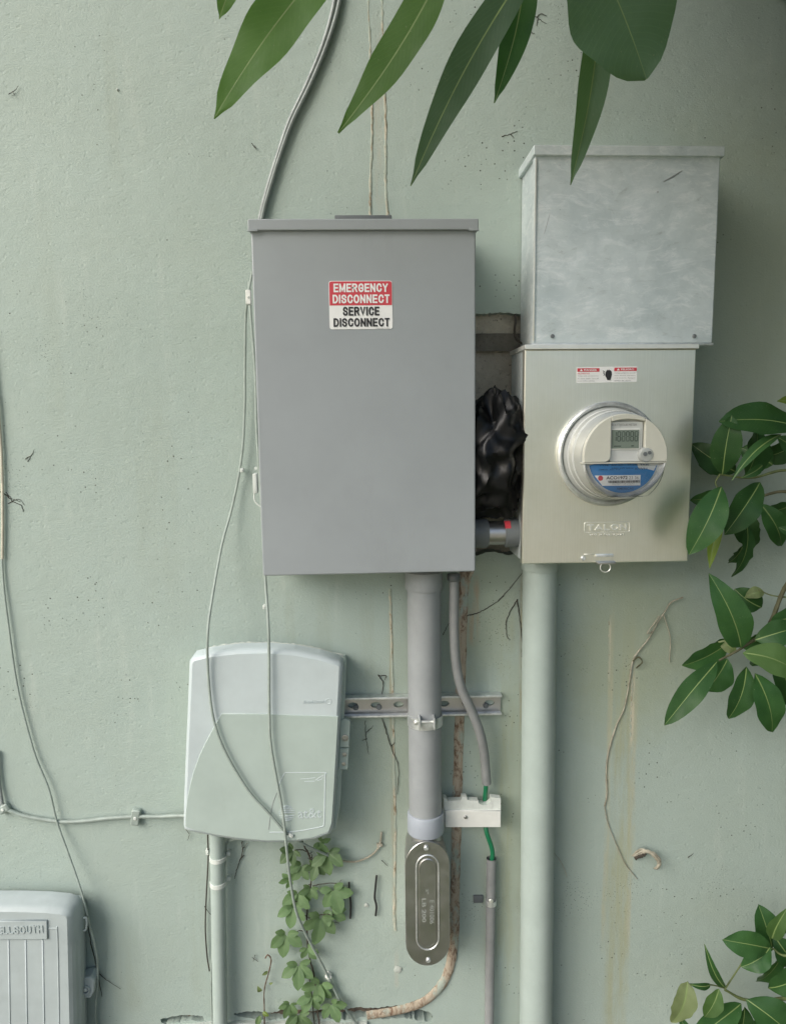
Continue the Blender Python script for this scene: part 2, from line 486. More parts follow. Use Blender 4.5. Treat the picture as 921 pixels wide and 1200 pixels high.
def mat_leaf(name, col, col2, rough=.38, trans=.22, under=None):
    m, t, b = nodes(name)
    uv = t.nodes.new('ShaderNodeTexCoord').outputs['UV']
    s = t.nodes.new('ShaderNodeSeparateXYZ'); t.links.new(uv, s.inputs[0])
    av = math_(t, 'ABSOLUTE', math_(t, 'SUBTRACT', s.outputs[0], .5))
    ph = math_(t, 'SUBTRACT', math_(t, 'MULTIPLY', s.outputs[1], 26.0), math_(t, 'MULTIPLY', av, 9.0))
    fr = math_(t, 'ABSOLUTE', math_(t, 'SUBTRACT', math_(t, 'FRACT', ph), .5))
    vein = ramp(t, fr, [(.0, 1), (.14, 0)])
    c = coords(t, True)
    oi = t.nodes.new('ShaderNodeObjectInfo').outputs['Random']
    f = ramp(t, noise(t, c, 24, 5, .6), [(.3, 0), (.7, 1)])
    cc = mixc(t, f, col, col2)
    hv = t.nodes.new('ShaderNodeHueSaturation')
    t.links.new(math_(t, 'ADD', math_(t, 'MULTIPLY', oi, .5), .78), hv.inputs['Value'])
    t.links.new(cc, hv.inputs['Color']); cc = hv.outputs[0]
    cc = mixc(t, math_(t, 'MULTIPLY', vein, .07), cc, tuple(min(1, x*1.9+.02) for x in col2))
    sp = ramp(t, noise(t, c, 420, 2, .6), [(.70, 0), (.76, .55)])
    cc = mixc(t, sp, cc, (.24, .26, .18))
    t.links.new(cc, b.inputs['Base Color']); b.inputs['Specular IOR Level'].default_value = .3
    t.links.new(ramp(t, noise(t, c, 60, 3), [(.3, rough-.08), (.7, rough+.12)]), b.inputs['Roughness'])
    n1 = bump(t, None, vein, .10, .0008)
    bump(t, b, noise(t, c, 130, 3), .12, .002, n1)
    tr = t.nodes.new('ShaderNodeBsdfTranslucent')
    t.links.new(mixc(t, 1.0, cc, (1.3, 1.5, .45), 'MULTIPLY'), tr.inputs[0])
    mx = t.nodes.new('ShaderNodeMixShader'); mx.inputs[0].default_value = trans
    out = t.nodes['Material Output']
    t.links.new(b.outputs[0], mx.inputs[1]); t.links.new(tr.outputs[0], mx.inputs[2]); t.links.new(mx.outputs[0], out.inputs[0])
    return m

def mat_clear(name, col, rough=.08, alpha=.3):
    m, t, b = nodes(name)
    b.inputs['Base Color'].default_value = (*col, 1); b.inputs['Roughness'].default_value = rough
    b.inputs['Transmission Weight'].default_value = alpha; b.inputs['IOR'].default_value = 1.45
    return m

M = {}
SAGE = (.384, .464, .424); SAGE2 = (.340, .415, .374)
M['wall'] = mat_wall('sage_stucco_paint', SAGE, SAGE2)
M['pipe_paint'] = simple('sage_pipe_paint', (.375, .445, .412), .45, var=.05, vscale=22, bmp=.15, bscale=160, dirt=.12)
M['cable_paint'] = simple('sage_cable_paint', (.305, .36, .325), .5, var=.15, vscale=60, bmp=.2, bscale=400, dirt=.3)
M['cable_feed'] = simple('weathered_feed_jacket', (.17, .20, .185), .5, var=.2, vscale=40, bmp=.2, bscale=400, dirt=.3)
M['cable_grey'] = simple('grey_cable_jacket', (.27, .30, .29), .45, var=.2, vscale=50, dirt=.3)
M['cable_beige'] = simple('beige_cable_jacket', (.55, .52, .42), .5, var=.2, vscale=30, dirt=.3)
M['grey_paint'] = simple('grey_enclosure_paint', (.305, .334, .348), .38, var=.06, vscale=4.5, bmp=.12, bscale=700, spec=.5, dirt=.12)
M['galv'] = mat_galv()
M['zinc'] = simple('zinc_plated_steel', (.72, .75, .75), .38, .75, var=.18, vscale=70, bmp=.12, bscale=240, dirt=.12)
M['dull_metal'] = simple('dull_cast_metal', (.50, .50, .49), .36, .95, var=.10, vscale=16, bmp=0, bscale=300, dirt=.0)
M['cover'] = mat_cover()
M['bright_edge'] = simple('bright_sheet_edge', (.82, .83, .78), .35, .6, var=.06)
M['pvc'] = simple('grey_pvc', (.295, .315, .322), .42, var=.06, vscale=25, bmp=.06, bscale=300, dirt=.10)
M['pvc_blue'] = simple('blue_grey_pvc_fitting', (.34, .375, .42), .40, var=.05, vscale=25)
M['pvc_flex'] = simple('flexible_grey_pvc', (.24, .25, .25), .45, var=.12, vscale=30, bmp=.12, dirt=.25)
M['pvc_dark'] = simple('dark_grey_fitting', (.13, .145, .15), .4, var=.1, vscale=30, dirt=.2)
M['white_pl'] = simple('white_plastic', (.72, .73, .69), .42, var=.05, vscale=40, dirt=.05)
M['offwhite'] = simple('grubby_white_plastic', (.62, .66, .62), .5, var=.1, vscale=60, dirt=.2)
M['att'] = simple('grey_green_abs', (.41, .49, .452), .45, var=.05, vscale=18, bmp=.06, bscale=420, dirt=.08)
M['att_top'] = simple('bleached_grey_abs', (.50, .57, .578), .42, var=.06, vscale=14, bmp=.06, bscale=420, dirt=.05)
M['bell'] = simple('blue_grey_abs', (.40, .455, .455), .45, var=.07, vscale=18, bmp=.08, bscale=420, dirt=.12)
M['red'] = simple('red_print', (.56, .055, .075), .4, var=.06, vscale=30, bmp=0)
M['white'] = simple('white_print', (.80, .81, .80), .4, var=.03, vscale=30, bmp=0)
M['black'] = simple('black_print', (.02, .02, .022), .45, var=.1, vscale=30, bmp=0)
M['greyprint'] = simple('grey_print', (.28, .28, .28), .5, var=.1, bmp=0)
M['blue'] = simple('blue_label_print', (.035, .20, .48), .38, var=.06, vscale=60, bmp=0)
M['navy'] = simple('navy_print', (.02, .08, .18), .4, var=.06, bmp=0)
M['lcd'] = simple('lcd_glass', (.19, .235, .20), .18, var=.04, bmp=0)
M['lcd_dig'] = simple('lcd_segments', (.06, .08, .07), .25, var=.04, bmp=0)
M['beige'] = simple('beige_meter_plastic', (.60, .60, .52), .40, var=.03, bmp=.03)
M['meter_grey'] = simple('pale_grey_meter_plastic', (.58, .60, .58), .32, var=.05, bmp=.03)
M['meter_rim'] = simple('cloudy_meter_shell', (.40, .42, .40), .14, var=.08, vscale=40, bmp=.05)
for k_ in ('blue', 'meter_rim', 'lcd', 'beige'):
    for n_ in M[k_].node_tree.nodes:
        if n_.type == 'BSDF_PRINCIPLED': n_.inputs['Coat Weight'].default_value = .5; n_.inputs['Coat Roughness'].default_value = .06
M['bag'] = simple('black_polythene', (.004, .0045, .005), .36, var=.2, vscale=20, bmp=.30, bscale=26, spec=.28)
M['green_wire'] = simple('green_wire_jacket', (.012, .17, .075), .38, var=.1, vscale=60)
M['peel'] = mat_peel('peeling_paint_on_clay', (.36, .41, .35), (.17, .105, .065), (.42, .355, .27), 85, .52)
M['scar'] = mat_peel('painted_over_sealant', (.38, .43, .36), (.22, .17, .10), (.50, .47, .37), 90, .44)
M['block'] = mat_concrete('bare_concrete_block', (.50, .465, .39), (.66, .62, .53), 26)
M['mortar'] = mat_concrete('grey_mortar', (.15, .145, .125), (.25, .235, .20), 30)
M['rubble'] = mat_concrete('dark_broken_plaster', (.10, .075, .055), (.22, .18, .14), 40)
M['footing'] = mat_wall('pale_footing_paint', (.56, .60, .56), (.44, .48, .44), 1.4, False)
M['leaf'] = mat_leaf('broad_leaf', (.030, .085, .028), (.045, .115, .034))
M['leaf_top'] = mat_leaf('hanging_leaf', (.082, .155, .050), (.105, .185, .068), .55, .45)
M['leaf_blue'] = mat_leaf('hanging_leaf_bluish', (.088, .155, .095), (.105, .175, .115), .55, .35)
M['leaf_yel'] = mat_leaf('young_yellow_leaf', (.14, .21, .035), (.20, .27, .06), .4, .35)
M['leaf_olive'] = mat_leaf('olive_dry_leaf', (.15, .19, .09), (.20, .24, .12), .5, .3)
M['vine_leaf'] = mat_leaf('creeper_leaf', (.11, .185, .085), (.155, .235, .12), .52, .30)
M['rib'] = simple('leaf_midrib', (.19, .27, .09), .45, var=.1, bmp=0)
M['vine_rib'] = simple('creeper_midrib', (.13, .21, .085), .5, var=.1, bmp=0)
M['bark'] = simple('green_brown_bark', (.085, .085, .045), .8, var=.35, vscale=60, bmp=.6, bscale=200)
M['stem'] = simple('green_twig', (.10, .13, .045), .6, var=.3, vscale=70, bmp=.2)
M['vine_stem'] = simple('dark_vine_stem', (.055, .045, .035), .8, var=.3, vscale=80, bmp=.3)
M['dead'] = simple('dry_tendril', (.045, .038, .030), .85, var=.4, vscale=80, bmp=.3)
M['root'] = simple('pale_dry_root', (.36, .33, .25), .85, var=.35, vscale=60, bmp=.4, col2=(.50, .47, .38))
M['soil'] = mat_concrete('garden_soil', (.06, .045, .03), (.12, .09, .06), 9)
def mat_grass():
    m, t, b = nodes('lawn')
    c = coords(t, True)
    col = mixc(t, ramp(t, noise(t, c, 2.2, 6, .7), [(.3, 0), (.7, 1)]), (.075, .115, .035), (.12, .15, .055))
    col = mixc(t, ramp(t, noise(t, c, 55, 4, .7), [(.4, 0), (.75, .7)]), col, (.13, .15, .06))
    t.links.new(col, b.inputs['Base Color']); b.inputs['Roughness'].default_value = .9
    bump(t, b, noise(t, c, 60, 4, .7), 1.0, .03)
    return m
M['lawn'] = mat_grass()

# ------------------------------------------------------------------ numpy value noise
def vnoise(x, z, sc, seed):
    rs = np.random.RandomState(seed); L = rs.rand(256, 256)
    u, v = x*sc+500.3, z*sc+300.7
    i, j = np.floor(u).astype(int), np.floor(v).astype(int)
    f, g = u-i, v-j; f = f*f*(3-2*f); g = g*g*(3-2*g)
    a, b_ = L[i % 256, j % 256], L[(i+1) % 256, j % 256]; c_, d_ = L[i % 256, (j+1) % 256], L[(i+1) % 256, (j+1) % 256]
    return (a*(1-f)+b_*f)*(1-g)+(c_*(1-f)+d_*f)*g - .5

def in_poly(x, z, poly):
    ins = np.zeros(x.shape, bool); n = len(poly)
    for k in range(n):
        x0, z0 = poly[k]; x1, z1 = poly[(k+1) % n]
        cond = ((z0 > z) != (z1 > z))
        with np.errstate(divide='ignore', invalid='ignore'):
            xi = (x1-x0)*(z-z0)/(z1-z0+1e-12)+x0
        ins ^= cond & (x < xi)
    return ins

def rough_sheet(x0, x1, z0, z1, step, y, amp, seed, sc=(14, 60)):
    bm = B(); nx = max(2, int((x1-x0)/step)); nz = max(2, int((z1-z0)/step))
    X, Z = np.meshgrid(np.linspace(x0, x1, nx+1), np.linspace(z0, z1, nz+1))
    Y = y - amp*(vnoise(X, Z, sc[0], seed)+.6*vnoise(X, Z, sc[1], seed+1)+.4*vnoise(X, Z, sc[1]*2.6, seed+2))
    v = [[bm.verts.new((X[j, i], Y[j, i], Z[j, i])) for i in range(nx+1)] for j in range(nz+1)]
    for j in range(nz):
        for i in range(nx): bm.faces.new((v[j][i], v[j][i+1], v[j+1][i+1], v[j+1][i]))
    return bm

# ================================================================== SETTING
def ground():
    bm = B(); s = 400.0
    vs = [bm.verts.new((x, y, 0)) for x, y in ((-s, -s), (s, -s), (s, 12), (-s, 12))]; bm.faces.new(vs)
    tag(obj('ground', bm, M['lawn'], smooth=0), kind='structure')
    bm = B(); box(bm, -14, 14, -9.5, -1.9, -.05, .03, .01); tag(obj('bounce_paving', bm, simple('pale_concrete_paving', (.40, .37, .30), .9, var=.15, vscale=3, bmp=.4, bscale=80)), kind='structure')  # unseen paving, added for beige reflections in the metal and bounce light
    bm = rough_sheet(-3, 3, -.55, 0.0, .03, 0, .03, 5)
    for v in bm.verts: v.co = Vector((v.co.x, v.co.z, .012 + max(-.008, -v.co.y)))
    tag(obj('soil_bed', bm, M['soil']), kind='structure')
ground()

# the wall -----------------------------------------------------------
HOLE1 = [(505, 367), (540, 366), (565, 368), (585, 366), (612, 368), (650, 369), (650, 652), (618, 646), (596, 650), (575, 646), (556, 652), (505, 650)]
HOLE2 = [(268, 1190), (285, 1187), (300, 1186), (318, 1188), (332, 1183), (350, 1184), (366, 1186), (384, 1182), (402, 1184), (420, 1181), (440, 1182), (462, 1179), (482, 1180), (505, 1187),
         (508, 1199), (490, 1196), (470, 1193), (450, 1195), (428, 1192), (405, 1196), (385, 1194), (362, 1197), (340, 1193), (318, 1196), (292, 1194)]
HOLE3 = [(186, 1196), (200, 1192), (222, 1190), (238, 1192), (243, 1198), (225, 1196), (205, 1199), (192, 1201)]
wall = base_empty('house_wall', 'pale sage green stucco house wall with peeling streaks and an exposed block recess', 'wall', Vector((0, 0, 0)))
GX0, GX1, GZ0, GZ1 = -1.00, 1.15, 0.15, 2.60
def build_wall():
    st = .005
    xs = np.arange(GX0, GX1+1e-6, st); zs = np.arange(GZ0, GZ1+1e-6, st)
    X, Z = np.meshgrid(xs, zs)
    Y = -(.0040*vnoise(X, Z, 2.2, 1)+.0005*vnoise(X, Z, 9, 2)+.0002*vnoise(X, Z, 26, 3)+.0004*vnoise(X, Z*1.5, 80, 4))
    # taper displacement to zero at the sheet's rim
    e = np.minimum(np.minimum(X-GX0, GX1-X), np.minimum(Z-GZ0, GZ1-Z)); Y *= np.clip(e/.05, 0, 1)
    nz, nx = X.shape
    polys = [[(P(*q).x, P(*q).z) for q in h] for h in (HOLE1, HOLE2, HOLE3)]
    cx, cz = X[:-1, :-1]+st/2, Z[:-1, :-1]+st/2
    keep = np.ones(cx.shape, bool)
    for p in polys: keep &= ~in_poly(cx, cz, p)
    idx = np.arange(nz*nx).reshape(nz, nx)
    q = np.stack([idx[:-1, :-1], idx[:-1, 1:], idx[1:, 1:], idx[1:, :-1]], -1)[keep]
    verts = np.stack([X.ravel(), Y.ravel(), Z.ravel()], 1)
    me = bpy.data.meshes.new('stucco'); me.from_pydata(verts.tolist(), [], q.tolist())
    bm = B(); bm.from_mesh(me)
    bmesh.ops.delete(bm, geom=[v for v in bm.verts if not v.link_faces], context='VERTS')
    be = [e for e in bm.edges if e.is_boundary]
    def inner(v): return GX0+.01 < v.co.x < GX1-.01 and GZ0+.01 < v.co.z < GZ1-.01
    be = [e for e in be if inner(e.verts[0]) and inner(e.verts[1])]
    # snap the rim of each opening on its outline, with a little crumble
    for v in {v for e in be for v in e.verts}:
        best = None
        for p in polys:
            for k in range(len(p)):
                a, b_ = Vector(p[k]), Vector(p[(k+1) % len(p)]); w = Vector((v.co.x, v.co.z)); ab = b_-a
                s = max(0, min(1, (w-a).dot(ab)/ab.length_squared)); c_ = a+ab*s; d = (w-c_).length
                if best is None or d < best[0]: best = (d, c_)
        if best[0] < .012:
            v.co.x, v.co.z = best[1].x+random.uniform(-.0012, .0012), best[1].y+random.uniform(-.0016, .0016)
    r = bmesh.ops.extrude_edge_only(bm, edges=be)
    for g in r['geom']:
        if isinstance(g, bmesh.types.BMVert): g.co.y = .034
    bm.to_mesh(me); bm.free()
    finish('stucco', me, M['wall'], wall, smooth=60)
    # rest of the wall round the detailed sheet
    bm = B()
    for a in ((-8, GX0, 0, 6), (GX1, 8, 0, 6), (GX0, GX1, 0, GZ0), (GX0, GX1, GZ1, 6)):
        vs = [bm.verts.new((x, 0, z)) for x, z in ((a[0], a[2]), (a[1], a[2]), (a[1], a[3]), (a[0], a[3]))]; bm.faces.new(vs)
    obj('outer_stucco', bm, M['wall'], wall, smooth=0)
    bm = B(); box(bm, -8, 8, .08, .25, 0, 6); obj('block_core', bm, M['mortar'], wall, smooth=0)
    # recess: mortar, rough lintel strip, block
    a, b_ = P(495, 655), P(655, 362)
    obj('exposed_block', rough_sheet(a.x, b_.x, a.z, P(500, 406).z, .004, .036, .006, 11), M['block'], wall)
    a2, b2 = P(495, 411), P(655, 389)
    bm = rough_sheet(a2.x, b2.x, a2.z, b2.z, .004, .018, .010, 21); obj('mortar_bed', bm, M['mortar'], wall)
    a2, b2 = P(495, 392), P(655, 362)
    bm = rough_sheet(a2.x, b2.x, a2.z, b2.z, .004, .027, .012, 31); obj('rough_mortar', bm, M['block'], wall)
    a, b_ = P(180, 1203), P(515, 1172)
    obj('broken_plaster', rough_sheet(a.x, b_.x, a.z, b_.z, .004, .020, .016, 41), M['rubble'], wall)
build_wall()

def footing():
    pl = [(186, 1204), (205, 1201), (230, 1199), (262, 1196), (290, 1196), (318, 1198), (340, 1195), (362, 1199), (386, 1197), (404, 1199), (430, 1196), (434, 1240), (186, 1240)]
    bm = B(); shell(bm, [(P(*q).x, P(*q).z) for q in pl], [(0, -.01), (0, .007), (.003, .010)])
    obj('footing_edge', bm, M['footing'], wall)
footing()

def scars():
    """painted-over sealant beads and peeled strips on the stucco"""
    def bead(pl, r, mat, name='sealant_bead', flat=.5):
        pts = path([(x, y, 0.0) for x, y in pl], 14)
        pts = [p+Vector((random.uniform(-.0006, .0006), 0, 0)) for p in pts]
        bm = B(); tube(bm, pts, r, 8, True, flat, .35); obj(name, bm, mat, wall)
    bead([(430, -30), (434, 60), (436, 150), (434, 215), (434, 262)], .0019, M['scar'], flat=.7)
    bead([(447, -30), (449, 60), (452, 150), (452, 215), (455, 262)], .0022, M['scar'], flat=.7)
    bead([(449, -30), (451, 60), (451, 150), (452, 200), (453, 262)], .0012, M['scar'])
    bead([(457, 690), (459, 760), (461, 860), (463, 960), (462, 1060), (463, 1090)], .0024, M['scar'])
    bead([(612, 665), (611, 730), (613, 800), (611, 830)], .0018, M['scar'])
    bead([(713, 728), (713, 760), (714, 830), (713, 900), (712, 1010)], .0012, M['scar'])
    bead([(741, 775), (740, 810), (738, 860), (738, 930), (738, 990), (736, 1040)], .0022, M['scar'], flat=.3)
    bead([(552, 668), (545, 690), (543, 715)], .006, M['peel'], 'peeled_strip', .25)
    # old clay coloured pipe sunk in the plaster
    pts = path([(544, 665, 0), (541, 760, 0), (538, 850, 0), (535, 960, .001), (533, 1050, .002), (531, 1110, .002), (521, 1148, .002), (499, 1172, .002), (470, 1183, .001), (430, 1190, -.002)], 12)
    bm = B(); tube(bm, pts, .0098, 12, True, .42, .08)
    o = base_empty('old_pipe', 'old clay brown pipe with peeling paint sunk in the wall and curving at its foot', 'pipe', P(533, 1150))
    obj('pipe_run', bm, M['peel'], o)
    # blobs of filler
    for px, py, r in ((466, 1136, .008), (429, 1061, .0045), (138, 105, .0022)):
        bm = B(); lathe(bm, [(r, 0), (r*.8, .0006), (r*.3, .0011)], P(px, py, .0005), 'y', 10)
        for v in bm.verts: v.co += Vector((random.uniform(-1, 1), 0, random.uniform(-1, 1)))*r*.25
        obj('filler_patch', bm, M['footing'], wall)
scars()

# ================================================================== DISCONNECT BOX
def disconnect_box():
    D = .135
    Mx, w, h = frame_px([(293, 258), (558.5, 256.5), (556, 670), (309, 675)], D)
    t = thing('disconnect_box', 'tall grey steel service disconnect box with red and white emergency sticker', 'electrical box', Mx)
    x0, x1 = -w/2, w/2
    capz = .018
    bm = B(); box(bm, x0+.004, x1-.004, -D+.022, -.004, .004, h-.002, .002); obj('back_box', bm, M['grey_paint'], t, True)
    # door: pan with folded edges
    bm = B(); shell(bm, round_rect(x0, x1, 0, h-capz+.004, .0035, 3), [(0, .030), (0, D-.0025), (.0007, D-.0008), (.0022, D)]); obj('door', bm, M['grey_paint'], t, True)
    # rain cap over the top edge
    bm = B(); shell(bm, round_rect(x0-.004, x1+.004, h-capz, h, .0025, 3), [(0, .0), (0, D+.004), (.0006, D+.0055), (.0016, D+.006)]); cap = obj('rain_cap', bm, M['grey_paint'], t, True)
    for xa, xb in ((x0-.0045, x0+.012), (x1-.012, x1+.0045)):
        bm = B(); box(bm, xa, xb, -D-.0064, -D-.001, h-capz-.0015, h-capz+.002, .0006); obj('cap_fold', bm, M['grey_paint'], cap, True)
    # knock-out plate on top
    a, b_ = Mx.inverted() @ P(393, 256, .07), Mx.inverted() @ P(458, 256, .07)
    bm = B(); box(bm, a.x, b_.x, -.11, -.03, h+.0005, h+.014, .002); obj('hub_plate', bm, M['pvc_dark'], t, True)
    # latch on the left side
    q = Mx.inverted() @ P(299.5, 566, .10)
    bm = B(); box(bm, q.x-.003, q.x+.004, -.112, -.09, q.z-.017, q.z+.017, .0015)
    la = obj('hasp', bm, M['offwhite'], t, True)
    bm = B(); tube(bm, cr([Vector((q.x-.002, -.10, q.z-.016)), Vector((q.x-.003, -.10, q.z-.028)), Vector((q.x+.001, -.10, q.z-.036)), Vector((q.x+.008, -.10, q.z-.042))]), .0014, 8); obj('hasp_loop', bm, M['offwhite'], la, True)
    bm = B(); lathe(bm, [(.0028, 0), (.0028, .003)], Vector((q.x+.002, -.10, q.z+.026)), 'y', 10); obj('rivet', bm, M['offwhite'], t, True)
    # sticker
    def rect(px0, px1, py0, py1, dd): 
        a = Mx.inverted() @ P(px0, py1, D); b_ = Mx.inverted() @ P(px1, py0, D)
        return a.x, b_.x, a.z, b_.z
    s = rect(386.5, 459.5, 329, 386, 0)
    bm = B(); shell(bm, round_rect(s[0], s[1], s[2], s[3], .004, 4), [(0, D), (0, D+.0006)]); st = obj('warning_sticker', bm, M['white'], t, True)
    tag(st, 'red and white emergency disconnect sticker')
    mid = s[2]+(s[3]-s[2])*.495
    e = .0008
    pl = [p for p in round_rect(s[0]+e, s[1]-e, mid-.01, s[3]-e, .0035, 4) if p[1] > mid] + [(s[0]+e, mid), (s[1]-e, mid)]
    bm = B(); shell(bm, pl, [(0, D+.0006), (0, D+.0009)]); obj('red_panel', bm, M['red'], st, True)
    dd = D+.0013
    stroke_text('EMERGENCY', 391, 454.5, 332, 342.5, dd, .19, M['white'], st)
    stroke_text('DISCONNECT', 390, 456.5, 345, 355.5, dd, .19, M['white'], st)
    stroke_text('SERVICE', 402, 444.5, 359.3, 370, dd, .19, M['black'], st)
    stroke_text('DISCONNECT', 391, 456.5, 372.5, 383, dd, .19, M['black'], st)
    lettering('COMPLIANCE SIGN', 440, 456, 383.9, 385.2, dd, M['greyprint'], st)
disconnect_box()

# ================================================================== GALVANIZED BOX
def galv_box():
    D = .115
    Mx, w, h = frame_px([(627.5, 172), (844.5, 172), (834.5, 402), (622.5, 403)], D)
    t = thing('galvanized_box', 'streaky galvanized steel box with rain cap above the round meter', 'electrical box', Mx)
    x0, x1 = -w/2, w/2; cz = .016
    bm = B(); shell(bm, round_rect(x0+.003, x1-.003, .003, h-.003, .001, 2), [(0, .004), (0, D-.008)]); obj('body', bm, M['galv'], t, True)
    pl = round_rect(x0, x1, .0, h-cz+.003, .0034, 3)
    bm = B(); shell(bm, pl, [(0, D-.016), (0, D-.002), (.0007, D-.0006), (.0022, D)]); cv = obj('front_cover', bm, M['galv'], t, True)
    bm = B(); shell(bm, round_rect(x0-.003, x1+.005, h-cz, h+.001, .002, 3), [(0, .0), (0, D+.003), (.0012, D+.005)]); obj('rain_cap', bm, M['galv'], t, True)
    bm = B(); box(bm, x0-.002, x1+.001, -D-.002, -D+.010, -.004, .0005, .0008); obj('bottom_flange', bm, M['zinc'], t, True)
    bm = B(); box(bm, x0+.0005, x0+.0035, -D-.0022, -D+.002, .004, h-cz-.004, .0008); obj('seam', bm, M['bright_edge'], t, True)
    for px, py in ((647, 394), (813, 394)):
        screw('screw', P(px, py, D), .0036, M['pvc_dark'], t, .0025, False)
    # scratch gouges
    for a, b_, r in (((777, 213), (799, 200), .0013), ((769.5, 224.5), (771, 224.3), .0012), ((637, 275), (644, 250), .0006)):
        p, q = P(*a, D+.0002), P(*b_, D+.0002); k = p.lerp(q, .55)+Vector((0, 0, -.001))
        bm = B(); tube(bm, cr([p, k, q], 6), lambda u: r*(.35+1.3*u*(1-u)*2), 6, True, .3, .3); obj('scratch', bm, M['dull_metal'], t)
galv_box()

# ================================================================== METER BOX + METER
MD = .128
MB_, mw, mh = frame_px([(615, 404), (816, 403), (805.5, 658), (611.5, 661)], MD)
def meter_box():
    Mx, w, h = MB_, mw, mh
    t = thing('meter_box', 'brushed steel meter socket box with embossed maker plate and danger labels', 'meter box', Mx)
    x0, x1 = -w/2, w/2
    bm = B(); box(bm, x0+.002, x1-.002, -MD+.014, -.004, .003, h-.006, .002); obj('back_box', bm, M['galv'], t, True)
    # cover with round opening: ring of quads to the circle, folded edges
    c = Mx.inverted() @ P(712, 532, MD)
    bm = B(); n = 64; rr = .083
    z1 = h-.0085
    def edge(a):
        dx, dz = math.cos(a), math.sin(a); s = 1e9
        if dx > 1e-9: s = min(s, (x1-c.x)/dx)
        if dx < -1e-9: s = min(s, (x0-c.x)/dx)
        if dz > 1e-9: s = min(s, (z1-c.z)/dz)
        if dz < -1e-9: s = min(s, (0-c.z)/dz)
        return s
    angs = sorted([2*math.pi*k/n for k in range(n)] + [math.atan2(z-c.z, x-c.x) % (2*math.pi) for x in (x0, x1) for z in (0, z1)])
    loops = []
    for mode in range(5):
        lp = []
        for a in angs:
            s = edge(a); X, Z = c.x+math.cos(a)*s, c.z+math.sin(a)*s
            sx = 1 if X > 0 else -1
            if mode == 0: q = (X, -MD+.016, Z)
            elif mode == 1: q = (X, -MD+.002, Z)
            elif mode == 2:
                q = (min(max(X, x0+.0018), x1-.0018), -MD, min(max(Z, .0018), z1-.0018))
            elif mode == 3: q = (c.x+math.cos(a)*rr, -MD, c.z+math.sin(a)*rr)
            else: q = (c.x+math.cos(a)*(rr-.004), -MD+.012, c.z+math.sin(a)*(rr-.004))
            lp.append(bm.verts.new(q))
        loops.append(lp)
    m_ = len(angs)
    for a, b_ in zip(loops, loops[1:]):
        for k in range(m_): bm.faces.new((a[k], a[(k+1) % m_], b_[(k+1) % m_], b_[k]))
    cv = obj('cover', bm, M['cover'], t, True, 25)
    bm = B(); box(bm, x0-.001, x1+.003, -MD-.004, -.004, h-.008, h, .001); obj('top_flange', bm, M['bright_edge'], t, True)
    # maker plate, embossed
    Mi = Mx.inverted()
    a, b_ = Mi @ P(684.5, 624, MD), Mi @ P(737.5, 611.5, MD)
    rp = [Vector((x, -MD-.0002, z)) for x, z in round_rect(a.x, b_.x, a.z, b_.z, .003, 4)]; rp.append(rp[0])
    bm = B(); tube(bm, rp, .0008, 6, False); obj('embossed_frame', bm, M['bright_edge'], cv, True)
    stroke_text('TALON', 687.5, 734, 613.8, 621.8, MD+.0003, .22, M['bright_edge'], cv, .0014)
    lettering('TYPE 3R ENCLOSURE', 690, 732, 625, 628.6, MD+.0003, M['bright_edge'], cv, .0004, .01)
    # labels
    def rect(px0, px1, py0, py1): 
        p, q = Mi @ P(px0, py1, MD), Mi @ P(px1, py0, MD); return p.x, q.x, p.z, q.z
    s = rect(675, 746, 430, 449)
    bm = B(); shell(bm, [(s[0], s[2]), (s[1], s[2]+.0015), (s[1], s[3]+.0012), (s[0], s[3])], [(0, MD), (0, MD+.0005)]); lb = obj('danger_label', bm, M['white'], t, True); tag(lb, 'white danger label with two red headings')
    for px0, px1, py0, py1, tx in ((676, 702, 431.5, 435.8, 'DANGER'), (719.2, 745.6, 430.7, 434.9, 'PELIGRO')):
        s = rect(px0, px1, py0, py1); bm = B(); box(bm, s[0], s[1], -MD-.0008, -MD-.0005, s[2], s[3]); obj('red_heading', bm, M['red'], lb, True, 0)
        lettering(tx, px0+8, px1-3, py0+1, py1-1, MD+.0011, M['white'], lb, bold=.02)
        tri = [Mi @ P(px0+3, py1-.8, MD), Mi @ P(px0+6.4, py1-.8, MD), Mi @ P(px0+4.7, py0+.8, MD)]
        bm = B(); bm.faces.new([bm.verts.new((q.x, -MD-.0011, q.z)) for q in tri]); obj('warning_triangle', bm, M['white'], lb, True, 0)
    for px0, ln in ((676.5, ('HAZARDOUS', 'Voltage inside can shock, burn', 'or cause death. Turn off', 'power before opening.')), (719.5, ('Voltaje peligroso puede', 'causar descarga, quemadura', 'o la muerte. Apague', 'antes de abrir.'))):
        for k, sx in enumerate(ln):
            yy = 436.9+k*2.9+(0 if px0 < 700 else -.6)
            lettering(sx, px0, px0+(14 if k == 0 and px0 < 700 else 24.5 if k < 3 else 20), yy, yy+1.7, MD+.0011, M['red'] if k == 0 and px0 < 700 else M['greyprint'], lb)
    # hand-and-shock pictogram
    hp = [(708.6, 440.5), (709, 436.5), (710.5, 434.2), (711, 433.2), (712, 434), (713, 433), (714, 434), (715, 434), (716, 435.5), (716.4, 439), (715.5, 442.5), (714.5, 445.5), (711, 445.5), (710, 443)]
    bm = B(); bm.faces.new([bm.verts.new((q.x, -MD-.0011, q.z)) for q in (Mi @ P(*p, MD) for p in hp)]); obj('hand_symbol', bm, M['black'], lb, True, 0)
    bm = B(); tube(bm, cr([Mi @ P(*p, MD+.001) for p in ((706.2, 434.5), (707.6, 435.5), (706.8, 437.2), (708, 438.4), (707, 440.2))], 4), .0006, 6, True, .3); obj('shock_symbol', bm, M['black'], lb, True)
